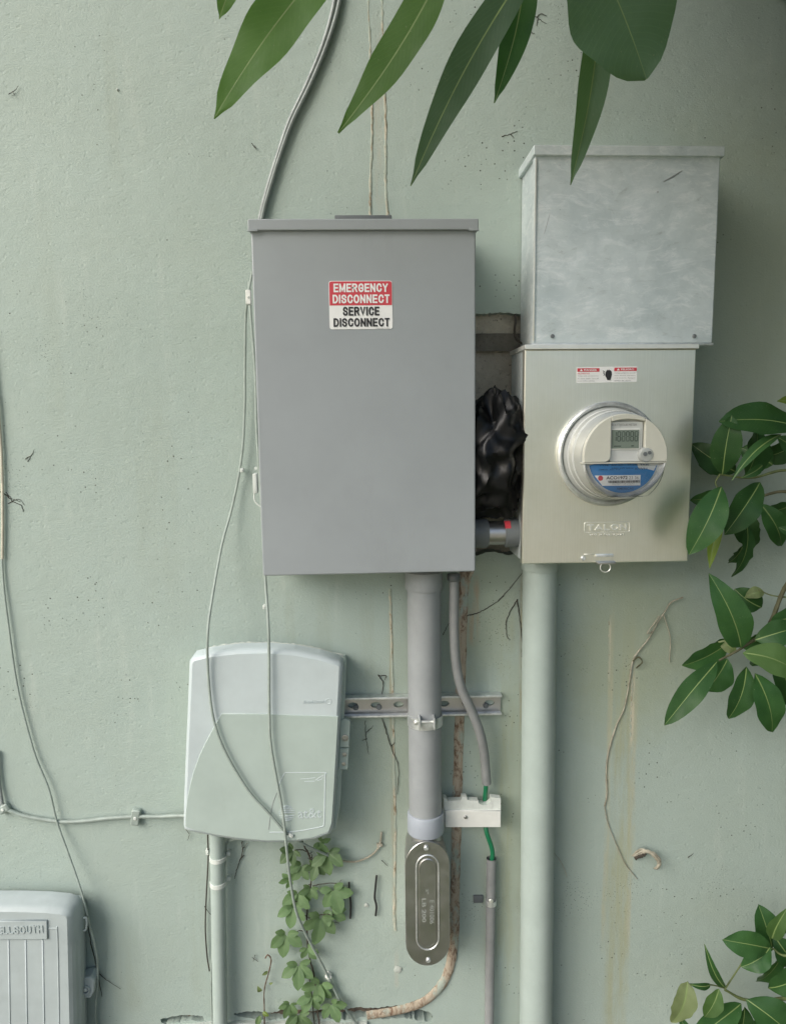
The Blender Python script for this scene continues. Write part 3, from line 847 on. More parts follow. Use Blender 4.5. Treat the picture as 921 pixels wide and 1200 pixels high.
    # hasp with seal
    q = P(683, 654, MD); screw('rivet', q, .0042, M['zinc'], t, .004, False)
    a, b_ = Mi @ P(697, 652.5, MD), Mi @ P(718, 649, MD)
    bm = B(); box(bm, a.x, b_.x, -MD-.004, -MD+.001, a.z, b_.z, .001); hs = obj('hasp_slot', bm, M['zinc'], t, True)
    a, b_ = Mi @ P(698, 660.5, MD), Mi @ P(720, 657.5, MD)
    bm = B(); box(bm, a.x, b_.x, -MD-.008, -MD+.001, a.z, b_.z, .001); obj('hasp_tongue', bm, M['dull_metal'], t, True)
    ring = [P(709+6*math.cos(u), 665+5.5*math.sin(u), MD+.004) for u in np.linspace(R(-60), R(270), 16)]
    bm = B(); tube(bm, ring, .0011, 7); obj('seal_ring', bm, M['bright_edge'], t)
    bm = B(); tube(bm, [P(684, 649.5, MD+.0005), P(697, 649.5, MD+.0005)], .0006, 6); obj('seal_wire', bm, M['bright_edge'], t)
meter_box()

def meter():
    c = P(712, 532, MD); 
    t = base_empty('electric_meter', 'round utility electric meter with digital display and blue label', 'meter', c)
    o = Vector((0, 0, 0))
    # sealing ring
    bm = B(); lathe(bm, [(.0835, -.003), (.0885, .000), (.0905, .005), (.0895, .010), (.0865, .012), (.083, .010), (.081, .004)], o, 'y', 72, False, False); obj('sealing_ring', bm, M['zinc'], t, True)
    # shell: stepped drum
    bm = B(); lathe(bm, [(.0835, .002), (.0800, .006), (.0785, .012), (.0765, .014), (.0760, .030), (.0742, .034), (.0735, .050), (.0720, .060), (.0708, .072), (.0690, .078), (.0665, .0785)], o, 'y', 72, True, False); obj('shell', bm, M['meter_rim'], t, True)
    for hh, r in ((.020, .0764), (.025, .0762), (.041, .0740), (.046, .0738)):
        bm = B(); lathe(bm, [(r-.0004, hh-.0012), (r+.0007, hh), (r-.0004, hh+.0012)], o, 'y', 72, False, False); obj('shell_rib', bm, M['meter_grey'], t, True)
    # recessed face
    bm = B(); lathe(bm, [(.0675, .078), (.0665, .0805), (.064, .0800), (.0625, .0760), (.02, .0760)], o, 'y', 72, False, True); face = obj('face_disc', bm, M['meter_grey'], t, True)
    FD = .0765; fd = FD + MD
    def L(px, py, dd=fd): return P(px, py, dd) - c
    # upper half hood, beige, lower edge at the meter's waist
    r = .0685; zc = L(731, 541).z
    hood = []
    a0 = math.asin(zc/r)
    outer = [(r*math.cos(a), r*math.sin(a)) for a in np.linspace(a0, math.pi-a0, 40)]
    wx0, wx1 = L(712.5, 540).x, L(752, 540).x; wz0, wz1 = zc, L(730, 494).z
    # left and right lobes with the window between them
    def lobe(pl, name):
        bm = B(); shell(bm, pl, [(0, FD-.004), (0, FD+.0095), (.0004, FD+.0104), (.0009, FD+.0108)]); return obj(name, bm, M['beige'], t, True)
    left = [p for p in outer if p[0] < wx0-.001]
    rc = .010
    left_pl = [(wx0, math.sqrt(max(0, r*r-wx0*wx0)))] + left + [(wx0-rc, zc)] + [(wx0-rc+rc*math.sin(u), zc+rc-rc*math.cos(u)) for u in np.linspace(.2, math.pi/2, 6)]
    lobe(left_pl, 'hood_lobe')
    right = [p for p in outer if p[0] > wx1+.001]
    right_pl = [(wx1, zc)] + right + [(wx1, math.sqrt(max(0, r*r-wx1*wx1)))]
    lobe(right_pl, 'hood_lobe')
    # arch above the window
    top = [p for p in outer if wx0 < p[0] < wx1]
    arch = [(wx0, wz1)] + [(wx0*(1-k)+wx1*k, wz1+.004*math.sin(math.pi*k)) for k in (.1, .25, .5, .75, .9)] + [(wx1, wz1), (wx1, math.sqrt(r*r-wx1*wx1))] + top + [(wx0, math.sqrt(r*r-wx0*wx0))]
    lobe(arch, 'hood_arch')
    # window plate + display
    def rect(px0, px1, py0, py1): a, b_ = L(px0, py1), L(px1, py0); return a.x, b_.x, a.z, b_.z
    s = rect(712.5, 752, 494, 541); bm = B(); box(bm, s[0]+.0003, s[1]-.0003, -FD-.004, -FD, s[2], s[3], .0006); pl = obj('window_plate', bm, M['meter_grey'], t, True)
    s = rect(713.5, 748.5, 502, 527); bm = B(); shell(bm, round_rect(s[0], s[1], s[2], s[3], .0015), [(0, FD+.004), (0, FD+.0056), (.0008, FD+.006)]); dsp = obj('display', bm, M['white_pl'], t, True)
    s = rect(714.5, 747, 503.5, 525.5); bm = B(); box(bm, s[0], s[1], -FD-.0066, -FD-.006, s[2], s[3]); obj('screen', bm, M['lcd'], dsp, True, 0)
    # seven segment digits
    segs = [(0, 1, 1, 1, 'h'), (0, .5, 1, .5, 'h'), (0, 0, 1, 0, 'h'), (0, .5, 0, 1, 'v'), (1, .5, 1, 1, 'v'), (0, 0, 0, .5, 'v'), (1, 0, 1, .5, 'v')]
    bm = B(); sw = (s[1]-s[0]); zh0, zh1 = s[2]+(s[3]-s[2])*.40, s[2]+(s[3]-s[2])*.90
    shapes = ['v1', 8, 8, 8, 8, 8]
    for k in range(6):
        xa = s[0]+sw*(.06+.157*k); xb = xa+sw*.10
        for i, (ax, az, bx_, bz, kk) in enumerate(segs):
            if k == 0 and i not in (4, 6): continue
            xx0, xx1 = xa+(xb-xa)*ax, xa+(xb-xa)*bx_; zz0, zz1 = zh0+(zh1-zh0)*az, zh0+(zh1-zh0)*bz
            g = .0006
            box(bm, min(xx0, xx1)-(g if kk == 'v' else -g*.3), max(xx0, xx1)+(g if kk == 'v' else -g*.3), -FD-.0069, -FD-.0066, zz0-(g if kk == 'h' else -g), zz1+(g if kk == 'h' else -g))
    obj('digits', bm, M['lcd_dig'], dsp, True, 0)
    bm = B(); box(bm, s[0]+sw*.08, s[0]+sw*.35, -FD-.0069, -FD-.0066, s[2]+.003, s[2]+.0045); box(bm, s[0]+sw*.72, s[0]+sw*.82, -FD-.0069, -FD-.0066, s[2]+.003, s[2]+.0048); obj('screen_marks', bm, M['lcd_dig'], dsp, True, 0)
    lettering('WATTHOUR METER', 716, 746, 496.3, 499.5, fd+.0044, M['greyprint'], t)
    # optical port knob
    kc = L(757, 533, fd+.010); kc.y = -FD-.006
    bm = B(); lathe(bm, [(.0125, -.004), (.0125, .003), (.0105, .006), (.006, .0065)], kc, 'y', 28); kb = obj('optical_port', bm, M['meter_rim'], t, True)
    bm = B(); lathe(bm, [(.0035, 0), (.0035, .001)], kc+Vector((-.003, -.0063, .0015)), 'y', 12); lathe(bm, [(.003, 0), (.003, .001)], kc+Vector((.004, -.0063, .0035)), 'y', 12); obj('port_lens', bm, M['pvc_dark'], kb, True)
    # waist ledge
    bm = B(); box(bm, -.0705, .0690, -FD-.0095, -FD+.004, zc-.0025, zc-.0001, .0008); obj('waist_ledge', bm, M['beige'], t, True)
    # blue label on the lower face
    rb = .0572; zt = zc-.0035
    bl = [(rb*math.cos(a), rb*math.sin(a)-.003) for a in np.linspace(math.pi+.05, 2*math.pi-.05, 40)]
    bl = [p for p in bl if p[1] < zt]
    bl = [(-.048, zt)] + [p for p in bl if -0.0562 < p[0] < .0562] + [(.0515, zt-.012), (.040, zt-.009), (.026, zt-.009), (.022, zt)]
    bm = B(); shell(bm, bl, [(0, FD-.001), (0, FD+.0008)]); obj('blue_label', bm, M['blue'], t, True, 0)
    e = .0014
    for tx, a in (('TYPE  AX-SD', (702, 730, 544, 546.4)), ('240V 3W 60Hz', (716, 742, 547.5, 549.6)), ('CL200  TA30', (735, 760, 543.5, 545.8)), ('FM2S  Kh 7.2', (702, 726, 549.4, 551.2)), ('KWH', (744, 758, 548, 550.5))):
        lettering(tx, *a, fd+e, M['navy'], t, bold=.01)
    lettering('AMERICAS', 722, 742, 571, 574, fd+e, M['navy'], t, bold=.01)
    s = rect(696, 750, 556.5, 569.5); bm = B(); shell(bm, [(s[0], s[3]), (s[1], s[3]), (s[1], s[2]), (s[0]+.013, s[2])], [(0, FD+.0008), (0, FD+.0013)]); stk = obj('serial_sticker', bm, M['white'], t, True, 0)
    e = .0018
    lettering('ACO1972', 710, 735, 557.8, 562, fd+e, M['black'], stk, bold=.015)
    lettering('23 36', 736.5, 748, 557.8, 561.8, fd+e, M['greyprint'], stk)
    lettering('PROPERTY OF UTILITY', 717, 743, 566.2, 568, fd+e, M['greyprint'], stk)
    p = L(703, 560.3); bm = B(); lathe(bm, [(.0042, 0), (.0042, .0004)], Vector((p.x, -FD-.0013, p.z)), 'y', 20); obj('red_dot', bm, M['red'], stk, True, 0)
    a, b_ = L(712, 566), L(749, 562.6); bm = B(); x = a.x; rnd = random.Random(4)
    while x < b_.x:
        wd_ = rnd.choice((.0003, .0006, .0009)); box(bm, x, x+wd_, -FD-.0017, -FD-.0014, a.z, b_.z); x += wd_+rnd.choice((.0003, .0005, .0008))
    obj('barcode', bm, M['black'], stk, True, 0)
    # clear window over the lower half, gently domed
    gm, gt, gb = nodes('clear_meter_window')
    tp_, gl = gt.nodes.new('ShaderNodeBsdfTransparent'), gt.nodes.new('ShaderNodeBsdfGlossy'); gl.inputs['Roughness'].default_value = .05
    fr_ = gt.nodes.new('ShaderNodeFresnel'); fr_.inputs[0].default_value = 1.6; ms = gt.nodes.new('ShaderNodeMixShader')
    gt.links.new(fr_.outputs[0], ms.inputs[0]); gt.links.new(tp_.outputs[0], ms.inputs[1]); gt.links.new(gl.outputs[0], ms.inputs[2]); gt.links.new(ms.outputs[0], gt.nodes['Material Output'].inputs[0])
    bm = B(); lathe(bm, [(.0660, .0815), (.0655, .0860), (.062, .0900), (.052, .0930), (.036, .0950), (.018, .0960), (.001, .0962)], Vector((0, 0, zc-.003)), 'y', 32, False, False, math.pi+.06, 2*math.pi-.06)
    for v in bm.verts: v.co.z = max(v.co.z, -.0655)
    obj('clear_window', bm, gm, t, True)
    # clear front cover lip over the lower half
    bm = B(); lathe(bm, [(.0690, .078), (.0692, .0835), (.0675, .0855), (.0655, .0845), (.0650, .080)], o, 'y', 48, False, False, math.pi+.12-a0*0, 2*math.pi-.12); obj('lower_rim', bm, M['meter_grey'], t, True)
meter()

# ================================================================== PIPES
def vpipe(bm, top, bot, r, seg=28, n=10):
    return tube(bm, [top.lerp(bot, i/n) for i in range(n+1)], r, seg)

def painted_pipe():
    d = .046
    a, b_ = P(632.5, 655, d), P(627, 1260, d)
    t = base_empty('painted_conduit', 'thick sage painted conduit running down from the meter box', 'pipe', b_)
    r = (P(652, 800, d)-P(612, 800, d)).length/2*.985
    bm = B(); vpipe(bm, a, b_, r); obj('pipe_run', bm, M['pipe_paint'], t)
    bm = B(); lathe(bm, [(r+.002, -.004), (r+.003, 0), (r+.003, .012), (r+.001, .016)], a-Vector((0, 0, .016)), 'z', 28); obj('hub', bm, M['pipe_paint'], t)
painted_pipe()

def pvc():
    d = .052
    a, b_ = P(496.5, 668, d), P(498.5, 960, d)
    t = base_empty('service_conduit', 'thick grey plastic conduit from the disconnect box down to the metal conduit elbow', 'pipe', b_)
    r = (P(516.5, 800, d)-P(477.5, 800, d)).length/2
    bm = B(); vpipe(bm, a, b_, r); obj('pipe_run', bm, M['pvc'], t)
    c = P(496.6, 690, d); bm = B(); lathe(bm, [(r+.0005, -.0005), (r+.003, .0), (r+.0035, .002), (r+.0035, .034)], c, 'z', 32); obj('upper_coupling', bm, M['pvc'], t)
    c = P(498.8, 973, d); bm = B(); lathe(bm, [(r+.001, -.001), (r+.0035, .0), (r+.0040, .003), (r+.0038, .036), (r+.0025, .039), (r+.0003, .0395)], c, 'z', 32); obj('lower_coupling', bm, M['pvc_blue'], t)
    # metal conduit body
    cb = base_empty('conduit_elbow', 'oblong grey metal conduit elbow with bolted cover below the thick grey conduit', 'conduit fitting', P(500, 1132, .04))
    D = .088
    bm = B(); c = P(499, 1000, d); lathe(bm, [(r-.003, .0), (r-.002, .012), (r+.0015, .017), (r+.0015, .021), (r-.002, .026), (r-.002, .060)], c, 'z', 32); obj('hub', bm, M['dull_metal'], cb)
    tl, tr, bt, tp = P(475, 1050, D), P(527, 1050, D), P(501, 1132, D), P(500, 986, D)
    w2 = (tr.x-tl.x)/2; cx = (tl.x+tr.x)/2
    def capsule(w2, z0, z1, n=14, cx=cx, e=1.15):
        pl = []
        for k in range(n+1):
            u = math.pi*k/n; pl.append((cx+w2*math.cos(u), z1-w2*e+w2*e*math.sin(u)))
        for k in range(n+1):
            u = math.pi+math.pi*k/n; pl.append((cx+w2*math.cos(u), z0+w2*e+w2*e*math.sin(u)))
        return pl
    pl = capsule(w2, bt.z, tp.z)
    bm = B(); shell(bm, pl, [(.006, .001), (.0025, D*.4), (.0015, D-.006), (.0015, D-.004)]); obj('housing', bm, M['dull_metal'], cb)
    bm = B(); shell(bm, pl, [(0, D-.0045), (0, D-.001), (.001, D)]); cv = obj('cover', bm, M['dull_metal'], cb)
    for pts_, rr in ((capsule(w2*.50, P(501, 1113, D).z, P(500, 1002, D).z, 12), .0016),):
        lp = [Vector((x, -D-.0002, z)) for x, z in pts_]; lp.append(lp[0].copy())
        bm = B(); tube(bm, lp, rr, 8, False); obj('raised_rib', bm, M['zinc'], cv)
    bm = B(); shell(bm, capsule(w2*.40, P(501, 1109, D).z, P(500, 1006, D).z, 12), [(0, D-.0005), (0, D+.0008), (.0015, D+.0016)]); obj('cover_pan', bm, M['dull_metal'], cv)
    for px, py in ((499.5, 993.5), (502, 1125)): 
        s = screw('screw', P(px, py, D), .0048, M['zinc'], cv, .0035)
    # cast lettering runs down the cover
    for s, x0, x1, ya, yb in (('E 401006', 503.5, 508.5, 1082, 1054), ('2"', 499, 502, 1047, 1041), ('LB 200', 494.5, 499, 1080, 1052)):
        me = text_mesh(s, 0, 1, 0, 1, 0, 0, .02)
        a_, b2 = P(x0, ya, D), P(x1, yb, D)
        for v in me.vertices:
            u, w = v.co.x, v.co.z
            v.co = Vector((b2.x-(1-w)*(b2.x-a_.x), -D-.0020, b2.z-u*(b2.z-a_.z)))
        finish('lettering', me, M['zinc'], cv, smooth=0)
pvc()

def flex():
    d = .05
    t = base_empty('flexible_conduit', 'thin grey flexible conduit bending down beside the thick grey conduit', 'conduit', P(570, 918, .02))
    pts = path([(532, 672, .055), (532, 700, .055), (532, 740, .054), (534, 775, .052), (540, 805, .050), (551, 830, .047), (561, 855, .042), (567, 882, .034), (570, 918, .026)], 8)
    bm = B(); tube(bm, pts, .0092, 14); obj('conduit_run', bm, M['pvc_flex'], t)
    bm = B(); c = P(531.5, 681, .055); lathe(bm, [(.0098, 0), (.0120, .002), (.0120, .014)], c, 'z', 6); obj('connector', bm, M['pvc_dark'], t)
    g = base_empty('ground_wire', 'short green insulated ground wire threading the white bracket', 'wire', P(578, 1008, .02))
    pts = path([(569.5, 910, .026), (569, 925, .024), (568, 940, .016), (568.5, 960, .014), (570, 975, .022), (575, 990, .022), (577, 1000, .022), (575.5, 1012, .021)], 6)
    bm = B(); tube(bm, pts, .0046, 10); obj('wire_run', bm, M['green_wire'], g)
    s = base_empty('grounding_conduit', 'slim grey conduit strapped to the wall below the white bracket', 'conduit', P(574, 1240, .012))
    pts = path([(575.5, 1006, .02), (574.5, 1080, .02), (573.5, 1160, .02), (573, 1250, .02)], 6)
    bm = B(); tube(bm, pts, .0098, 16, False); tube(bm, pts, .0080, 16, False); obj('conduit_run', bm, M['pvc_flex'], s)
    c = P(575, 1057, .02)
    bm = B(); lathe(bm, [(.0102, -.005), (.0112, -.005), (.0112, .005), (.0102, .005)], c, 'z', 18, False, False)
    st = obj('strap', bm, M['zinc'], s)
    a, b_ = P(554.5, 1058, .004), P(566, 1049, .004)
    bm = B(); box(bm, a.x, b_.x, -.006, 0, a.z, b_.z, .002); obj('strap_tab', bm, M['pvc_dark'], st)
    screw('screw', P(575, 1055.5, .0315), .0045, M['bright_edge'], st, .003)
    # white bonding bracket
    w = base_empty('bonding_bracket', 'white plastic bonding bracket with notched top and one screw', 'bracket', P(555, 970, .0))
    D = .04
    pl = [(521.5, 970), (587, 970), (587, 937), (575.5, 935.5), (575, 941), (571, 944.5), (566, 945), (561.5, 943), (560.5, 939.5), (548, 939), (547, 935), (541.5, 935), (541, 939), (525, 940), (522, 936), (520, 936)]
    ins = [(P(x, y, D).x, P(x, y, D).z) for x, y in pl]
    back = [(P(x, y, D).x, P(x, y, D).z) for x, y in ((521.5, 970), (587, 970), (587, 950), (521.5, 950))]
    bm = B(); shell(bm, ins, [(0, D-.018), (0, D-.004)]); obj('notched_top', bm, M['offwhite'], w)
    bm = B(); shell(bm, back, [(0, 0.0), (0, D-.002), (.0015, D)]); obj('front_cover', bm, M['white_pl'], w)
    screw('screw', P(545.5, 957.5, D), .0036, M['dull_metal'], w, .0025)
flex()

def strut():
    D = .021
    Mx, w, h = frame_px([(400, 818), (588, 815), (588, 838), (400, 842)], D)
    t = thing('strut_channel', 'slotted zinc strut channel bolted across the wall behind the grey conduit', 'strut', Mx)
    x0, x1 = -w/2, w/2; dp = .021; lip = .0042
    # back with slots
    bm = B(); n = 7; pw = w/n
    for k in range(n):
        xa, xb = x0+k*pw, x0+(k+1)*pw; cx, cz = (xa+xb)/2, h/2; sa, sb = .0100, .0060
        angs = sorted([2*math.pi*i/20 for i in range(20)]+[math.atan2(z-cz, x-cx) % (2*math.pi) for x in (xa, xb) for z in (.0015, h-.0015)])
        o_, i_, j_ = [], [], []
        for a in angs:
            dx, dz = math.cos(a), math.sin(a); s = 1e9
            if abs(dx) > 1e-9: s = min(s, (pw/2)/abs(dx))
            if abs(dz) > 1e-9: s = min(s, (h/2-.0015)/abs(dz))
            o_.append(bm.verts.new((cx+dx*s, -.0070, cz+dz*s))); i_.append(bm.verts.new((cx+dx*sa, -.0070, cz+dz*sb))); j_.append(bm.verts.new((cx+dx*sa, -.0005, cz+dz*sb)))
        m_ = len(angs)
        for i in range(m_):
            bm.faces.new((o_[i], o_[(i+1) % m_], i_[(i+1) % m_], i_[i])); bm.faces.new((i_[i], i_[(i+1) % m_], j_[(i+1) % m_], j_[i]))
    obj('slotted_back', bm, M['dull_metal'], t, True)
    for z0, s in ((0, 1), (h, -1)):
        bm = B(); box(bm, x0, x1, -dp, -.001, min(z0, z0+s*.002), max(z0, z0+s*.002), .0006)
        box(bm, x0, x1, -dp-.0006, -dp+.0016, min(z0+s*.0003, z0+s*lip), max(z0+s*.0003, z0+s*lip), .0006)
        box(bm, x0, x1, -dp+.001, -dp+.007, min(z0+s*(lip-.0016), z0+s*lip), max(z0+s*(lip-.0016), z0+s*lip), .0004)
        obj('side_rail', bm, M['zinc'], t, True)
    for px in (417, 444, 569):
        c = P(px, 829-(px-400)*.015, .007); screw('bolt', c, .0056, M['pvc_dark'], t, .004, False)
    # pipe clamp
    c = P(498, 842, .052)
    pc = base_empty('pipe_clamp', 'zinc pipe clamp with bolt gripping the thick grey conduit', 'clamp', c)
    r = (P(516.5, 800, .052)-P(477.5, 800, .052)).length/2
    bm = B(); lathe(bm, [(r+.0005, -.010), (r+.0022, -.010), (r+.0022, .010), (r+.0005, .010)], Vector((0, 0, 0)), 'z', 40, False, False); obj('band', bm, M['zinc'], pc, True)
    for px in (491, 508):
        q = P(px, 845, .052+r) - c
        bm = B(); box(bm, q.x-.0013, q.x+.0013, -r-.017, -r+.004, q.z-.011, q.z+.012, .0008); obj('ear', bm, M['zinc'], pc, True)
    q0, q1 = P(485, 846, .052+r+.010)-c, P(512, 846, .052+r+.010)-c
    bm = B(); tube(bm, [q0, q1], .0026, 10); bo = obj('bolt', bm, M['bright_edge'], pc, True)
    bm = B(); lathe(bm, [(.0058, 0), (.0058, .006)], q0+Vector((.001, 0, 0)), 'x', 6); obj('nut', bm, M['bright_edge'], bo, True)
    bm = B(); lathe(bm, [(.0048, 0), (.0048, .004)], q1-Vector((.006, 0, 0)), 'x', 6); obj('nut', bm, M['zinc'], bo, True)
strut()

def nipple():
    d = .075; c0, c1 = P(545, 625, d), P(614, 625, d)
    t = base_empty('conduit_nipple', 'short horizontal metal conduit nipple joining the two electrical boxes', 'conduit fitting', P(580, 641, 0))
    L = c1.x-c0.x; r = .0255
    def seg(x0, x1, pr, name, mat):
        bm = B(); lathe(bm, [(q, c0.x+(c1.x-c0.x)*(x0+(x1-x0)*u)) for q, u in pr], Vector((0, c0.y, c0.z)), 'x', 28); return obj(name, bm, mat, t)
    fx = lambda px: (px-545)/69.0
    seg(fx(545), fx(571), [(r*1.05, 0), (r*1.08, .9), (r*.98, 1)], 'locknut_collar', M['pvc_dark'])
    seg(fx(571), fx(591), [(r*.86, 0), (r*.86, 1)], 'threaded_nipple', M['dull_metal'])
    hb = seg(fx(590), fx(607), [(r*.95, 0), (r*1.05, .1), (r*1.05, 1)], 'hub', M['pvc_dark'])
    seg(fx(606), fx(616), [(r*1.12, 0), (r*1.3, .4), (r*1.3, 1)], 'hub_flange', M['pvc_dark'])
    bm = B(); a, b_ = P(592, 619, d+r), P(599, 609.5, d+r); 
    vs = []
    for k in range(4):
        u = R(25+35*k/3)
        for x in (a.x, b_.x): vs.append(bm.verts.new((x, c0.y-math.cos(u)*r*1.065, c0.z+math.sin(u)*r*1.065)))
    for k in range(3): bm.faces.new((vs[2*k], vs[2*k+1], vs[2*k+3], vs[2*k+2]))
    obj('red_label', bm, M['red'], hb)
nipple()

def bag():
    bm = B(); bmesh.ops.create_icosphere(bm, subdivisions=5, radius=1.0)
    a, b_ = P(532, 606, .085), P(622, 460, .085)
    c = (a+b_)/2; rx, rz = (b_.x-a.x)/2*.98, (b_.z-a.z)/2*1.0
    for v in bm.verts:
        n = v.co.normalized()
        q = n*2.0+Vector((3.1, 1.7, 9.2))
        w_ = Vector((n.x*1.0, n.y*1.0, n.z*.8)) + mnoise.noise_vector(n*1.2)*.30
        f = -abs(mnoise.noise(w_*1.5+Vector((1, 2, 3))))*.50 - abs(mnoise.noise(w_*3.1+Vector((5, 1, 7))))*.22
        f -= abs(mnoise.noise(w_*5.0+Vector((4, 4, 1))))*.045
        s = 1.08+f
        # squarer, hanging shape, narrower at the top
        k = 1-.22*max(0, n.z)-.10*max(0, -n.z-.3)
        v.co = Vector((c.x+.004+n.x*rx*s*k*1.22, c.y+n.y*.062*s, c.z+n.z*rz*s*1.08+.006*n.x))
    t = base_empty('plastic_bag', 'crumpled black plastic bag stuffed between the two electrical boxes', 'plastic bag', Vector((c.x, 0, a.z)))
    obj('bag_sheet', bm, M['bag'], t, smooth=45)
bag()

# ================================================================== TELEPHONE BOXES
def att_box():
    D = .082
    c = P(310, 985, 0)
    t = base_empty('telephone_box', 'pale grey-green telephone interface box with arched top and embossed globe logo', 'utility box', c)
    def o2(pl, d): return [(P(x, y, d).x, P(x, y, d).z) for x, y in pl]
    def dense(pl, n=4):
        v = cr([Vector((x, y, 0)) for x, y in pl]+[Vector((*pl[0], 0))], n); return [(q.x, q.y) for q in v[:-1]]
    top = [(224, 772), (228, 766.5), (250, 761.5), (280, 758), (312, 757), (345, 759.5), (375, 765), (398, 771.5), (402.5, 776)]
    side = [(401.5, 800), (398, 860), (394, 920), (391, 966), (388, 972.5)]
    bot = [(370, 979), (345, 982), (315, 982.5), (285, 980), (255, 975.5), (230, 970.5), (218, 967), (217, 962)]
    lft = [(217.5, 930), (219.5, 880), (222, 820)]
    outl = top+side+bot+lft
    # back body, slightly larger to the right
    bpl = [(226, 770), (250, 764), (312, 760), (370, 767), (404.5, 773), (406, 780), (404, 830), (401, 900), (399, 940), (394, 968), (345, 976), (285, 974), (221, 962), (222, 900)]
    bm = B(); shell(bm, o2(bpl, .035), [(0, .002), (0, .048), (.002, .052)]); obj('back_box', bm, M['att'], t)
    bm = B(); shell(bm, o2(outl, D*.75), [(0, .040), (0, D-.016), (.0008, D-.008), (.0030, D-.0025), (.0075, D)]); cv = obj('cover', bm, M['att_top'], t, smooth=50)
    # lower raised panel
    pl = [(262, 831.5), (300, 831.5), (345, 833), (397, 834.5), (395.5, 860), (392, 920), (389.5, 958), (386, 968), (368, 975), (345, 978), (315, 978.5), (285, 976), (255, 971.5), (232, 966.5), (220.5, 962), (220.5, 948), (222.5, 930), (225.5, 915), (230, 898), (236.5, 880), (243.5, 865), (251, 851), (257, 840)]
    bm = B(); shell(bm, o2(pl, D*.77), [(0, D-.008), (0, D+.0004), (.0009, D+.0012)]); obj('lower_panel', bm, M['att'], cv, smooth=50)
    E_ = D+.0012
    def rib(pl, r, name='embossed_line', mat='att_top', n=5):
        bm = B(); tube(bm, path([(x, y, E_) for x, y in pl], n), r, 8, True, .6); obj(name, bm, M[mat], cv)
    # framed corner field
    bm = B(); fr = [(334, 905.5), (360, 905.3), (379, 905.5), (380.8, 907.5), (380.5, 935), (380, 964), (379, 967.5), (374, 969.3), (345, 974), (316, 975)]
    rib([(334, 905.5), (379, 905.5), (381, 907)], .0009)
    rib([(381, 907), (380.7, 935), (380, 964), (378.5, 968), (374, 969.5), (345, 974.5), (316, 975.5)], .0012)
    rib([(334, 905.5), (329, 915), (325, 926)], .0009)
    rib([(324.5, 929), (319, 945), (315, 972)], .0009, mat='cable_grey')
    # globe of bands
    g = P(336.5, 953, E_)
    for k in range(7):
        zz = -.0125+k*.0042; hw = math.sqrt(max(0, .0155**2-zz*zz))
        pts = [Vector((g.x+hw*(2*i/8-1), -E_-.0002, g.z+zz+.0016*math.sin(math.pi*i/8)*(-1 if k < 3 else 1))) for i in range(9)]
        bm = B(); tube(bm, pts, lambda u: .0004+.0011*math.sin(math.pi*u), 8, True, .8); obj('globe_band', bm, M['att_top'], cv)
    lettering('at&t', 349.5, 376.5, 947, 959, E_-.0002, M['att_top'], cv, .0009, .0)
    lettering('Alcatel-Lucent', 355, 380, 820, 824.5, D+.0001, M['att_top'], cv, .0006, .0)
    c2 = P(385, 822, D); bm = B(); tube(bm, [c2+Vector((.005*math.cos(u), 0, .005*math.sin(u))) for u in np.linspace(0, 2*math.pi, 20)], .0008, 6, False); obj('maker_ring', bm, M['att_top'], cv)
    # arrow mark
    for pl in ([(352, 913), (362, 912.5), (370, 911)], [(370, 914.5), (374, 911.5), (379.5, 908)], [(372, 914.8), (377, 913), (379, 909)], [(357, 916), (369, 915.5)]): rib(pl, .0007)
    # hinges on the left, latch tabs on the right
    for py0, py1, px in ((786, 824, 223.5), (905, 942, 219.5)):
        a, b_ = P(px, py1, .05), P(px+2.0, py0, .05); bm = B(); tube(bm, [Vector((a.x, -.05, a.z)), Vector((a.x+.003, -.05, b_.z))], .0017, 8); hg = obj('hinge', bm, M['offwhite'], t)
        bm = B(); m_ = (a+b_)/2; box(bm, a.x, a.x+.010, -.055, -.045, m_.z-.003, m_.z+.003, .001); obj('hinge_knuckle', bm, M['offwhite'], hg)
    def tab(pl, dd, name):
        bm = B(); shell(bm, o2(pl, dd), [(0, dd-.012), (0, dd-.001), (.001, dd)]); return obj(name, bm, M['att'], t)
    tb = tab([(399, 845), (404, 842), (410.5, 845), (409, 876), (398, 876)], .055, 'latch_tab')
    c2 = P(404.5, 864.5, .055); bm = B(); lathe(bm, [(.0065, 0), (.0065, .0015), (.0045, .0018), (.0042, .0006)], c2, 'y', 20); obj('latch_bolt', bm, M['dull_metal'], tb); 
    tb = tab([(398, 877), (409, 877), (407.5, 902), (397, 902)], .055, 'latch_tab')
    for px, py, r in ((403.8, 884, .0042), (403, 895, .0038)):
        c2 = P(px, py, .055); bm = B(); lathe(bm, [(r, 0), (r, .0012), (r*.6, .0014), (r*.55, .0004)], c2, 'y', 18); obj('latch_bolt', bm, M['dull_metal'], tb)
    tab([(398, 912), (400.5, 912), (399.5, 935), (397, 935)], .05, 'side_clip')
    # sealant smear along the top
    bm = B(); tube(bm, path([(245, 760, .02), (280, 755, .02), (320, 754.5, .02), (360, 758.5, .02), (402, 769, .02)], 10), .0035, 8, True, 1.0, .4); obj('sealant_smear', bm, M['footing'], t)
    return t
att_box()

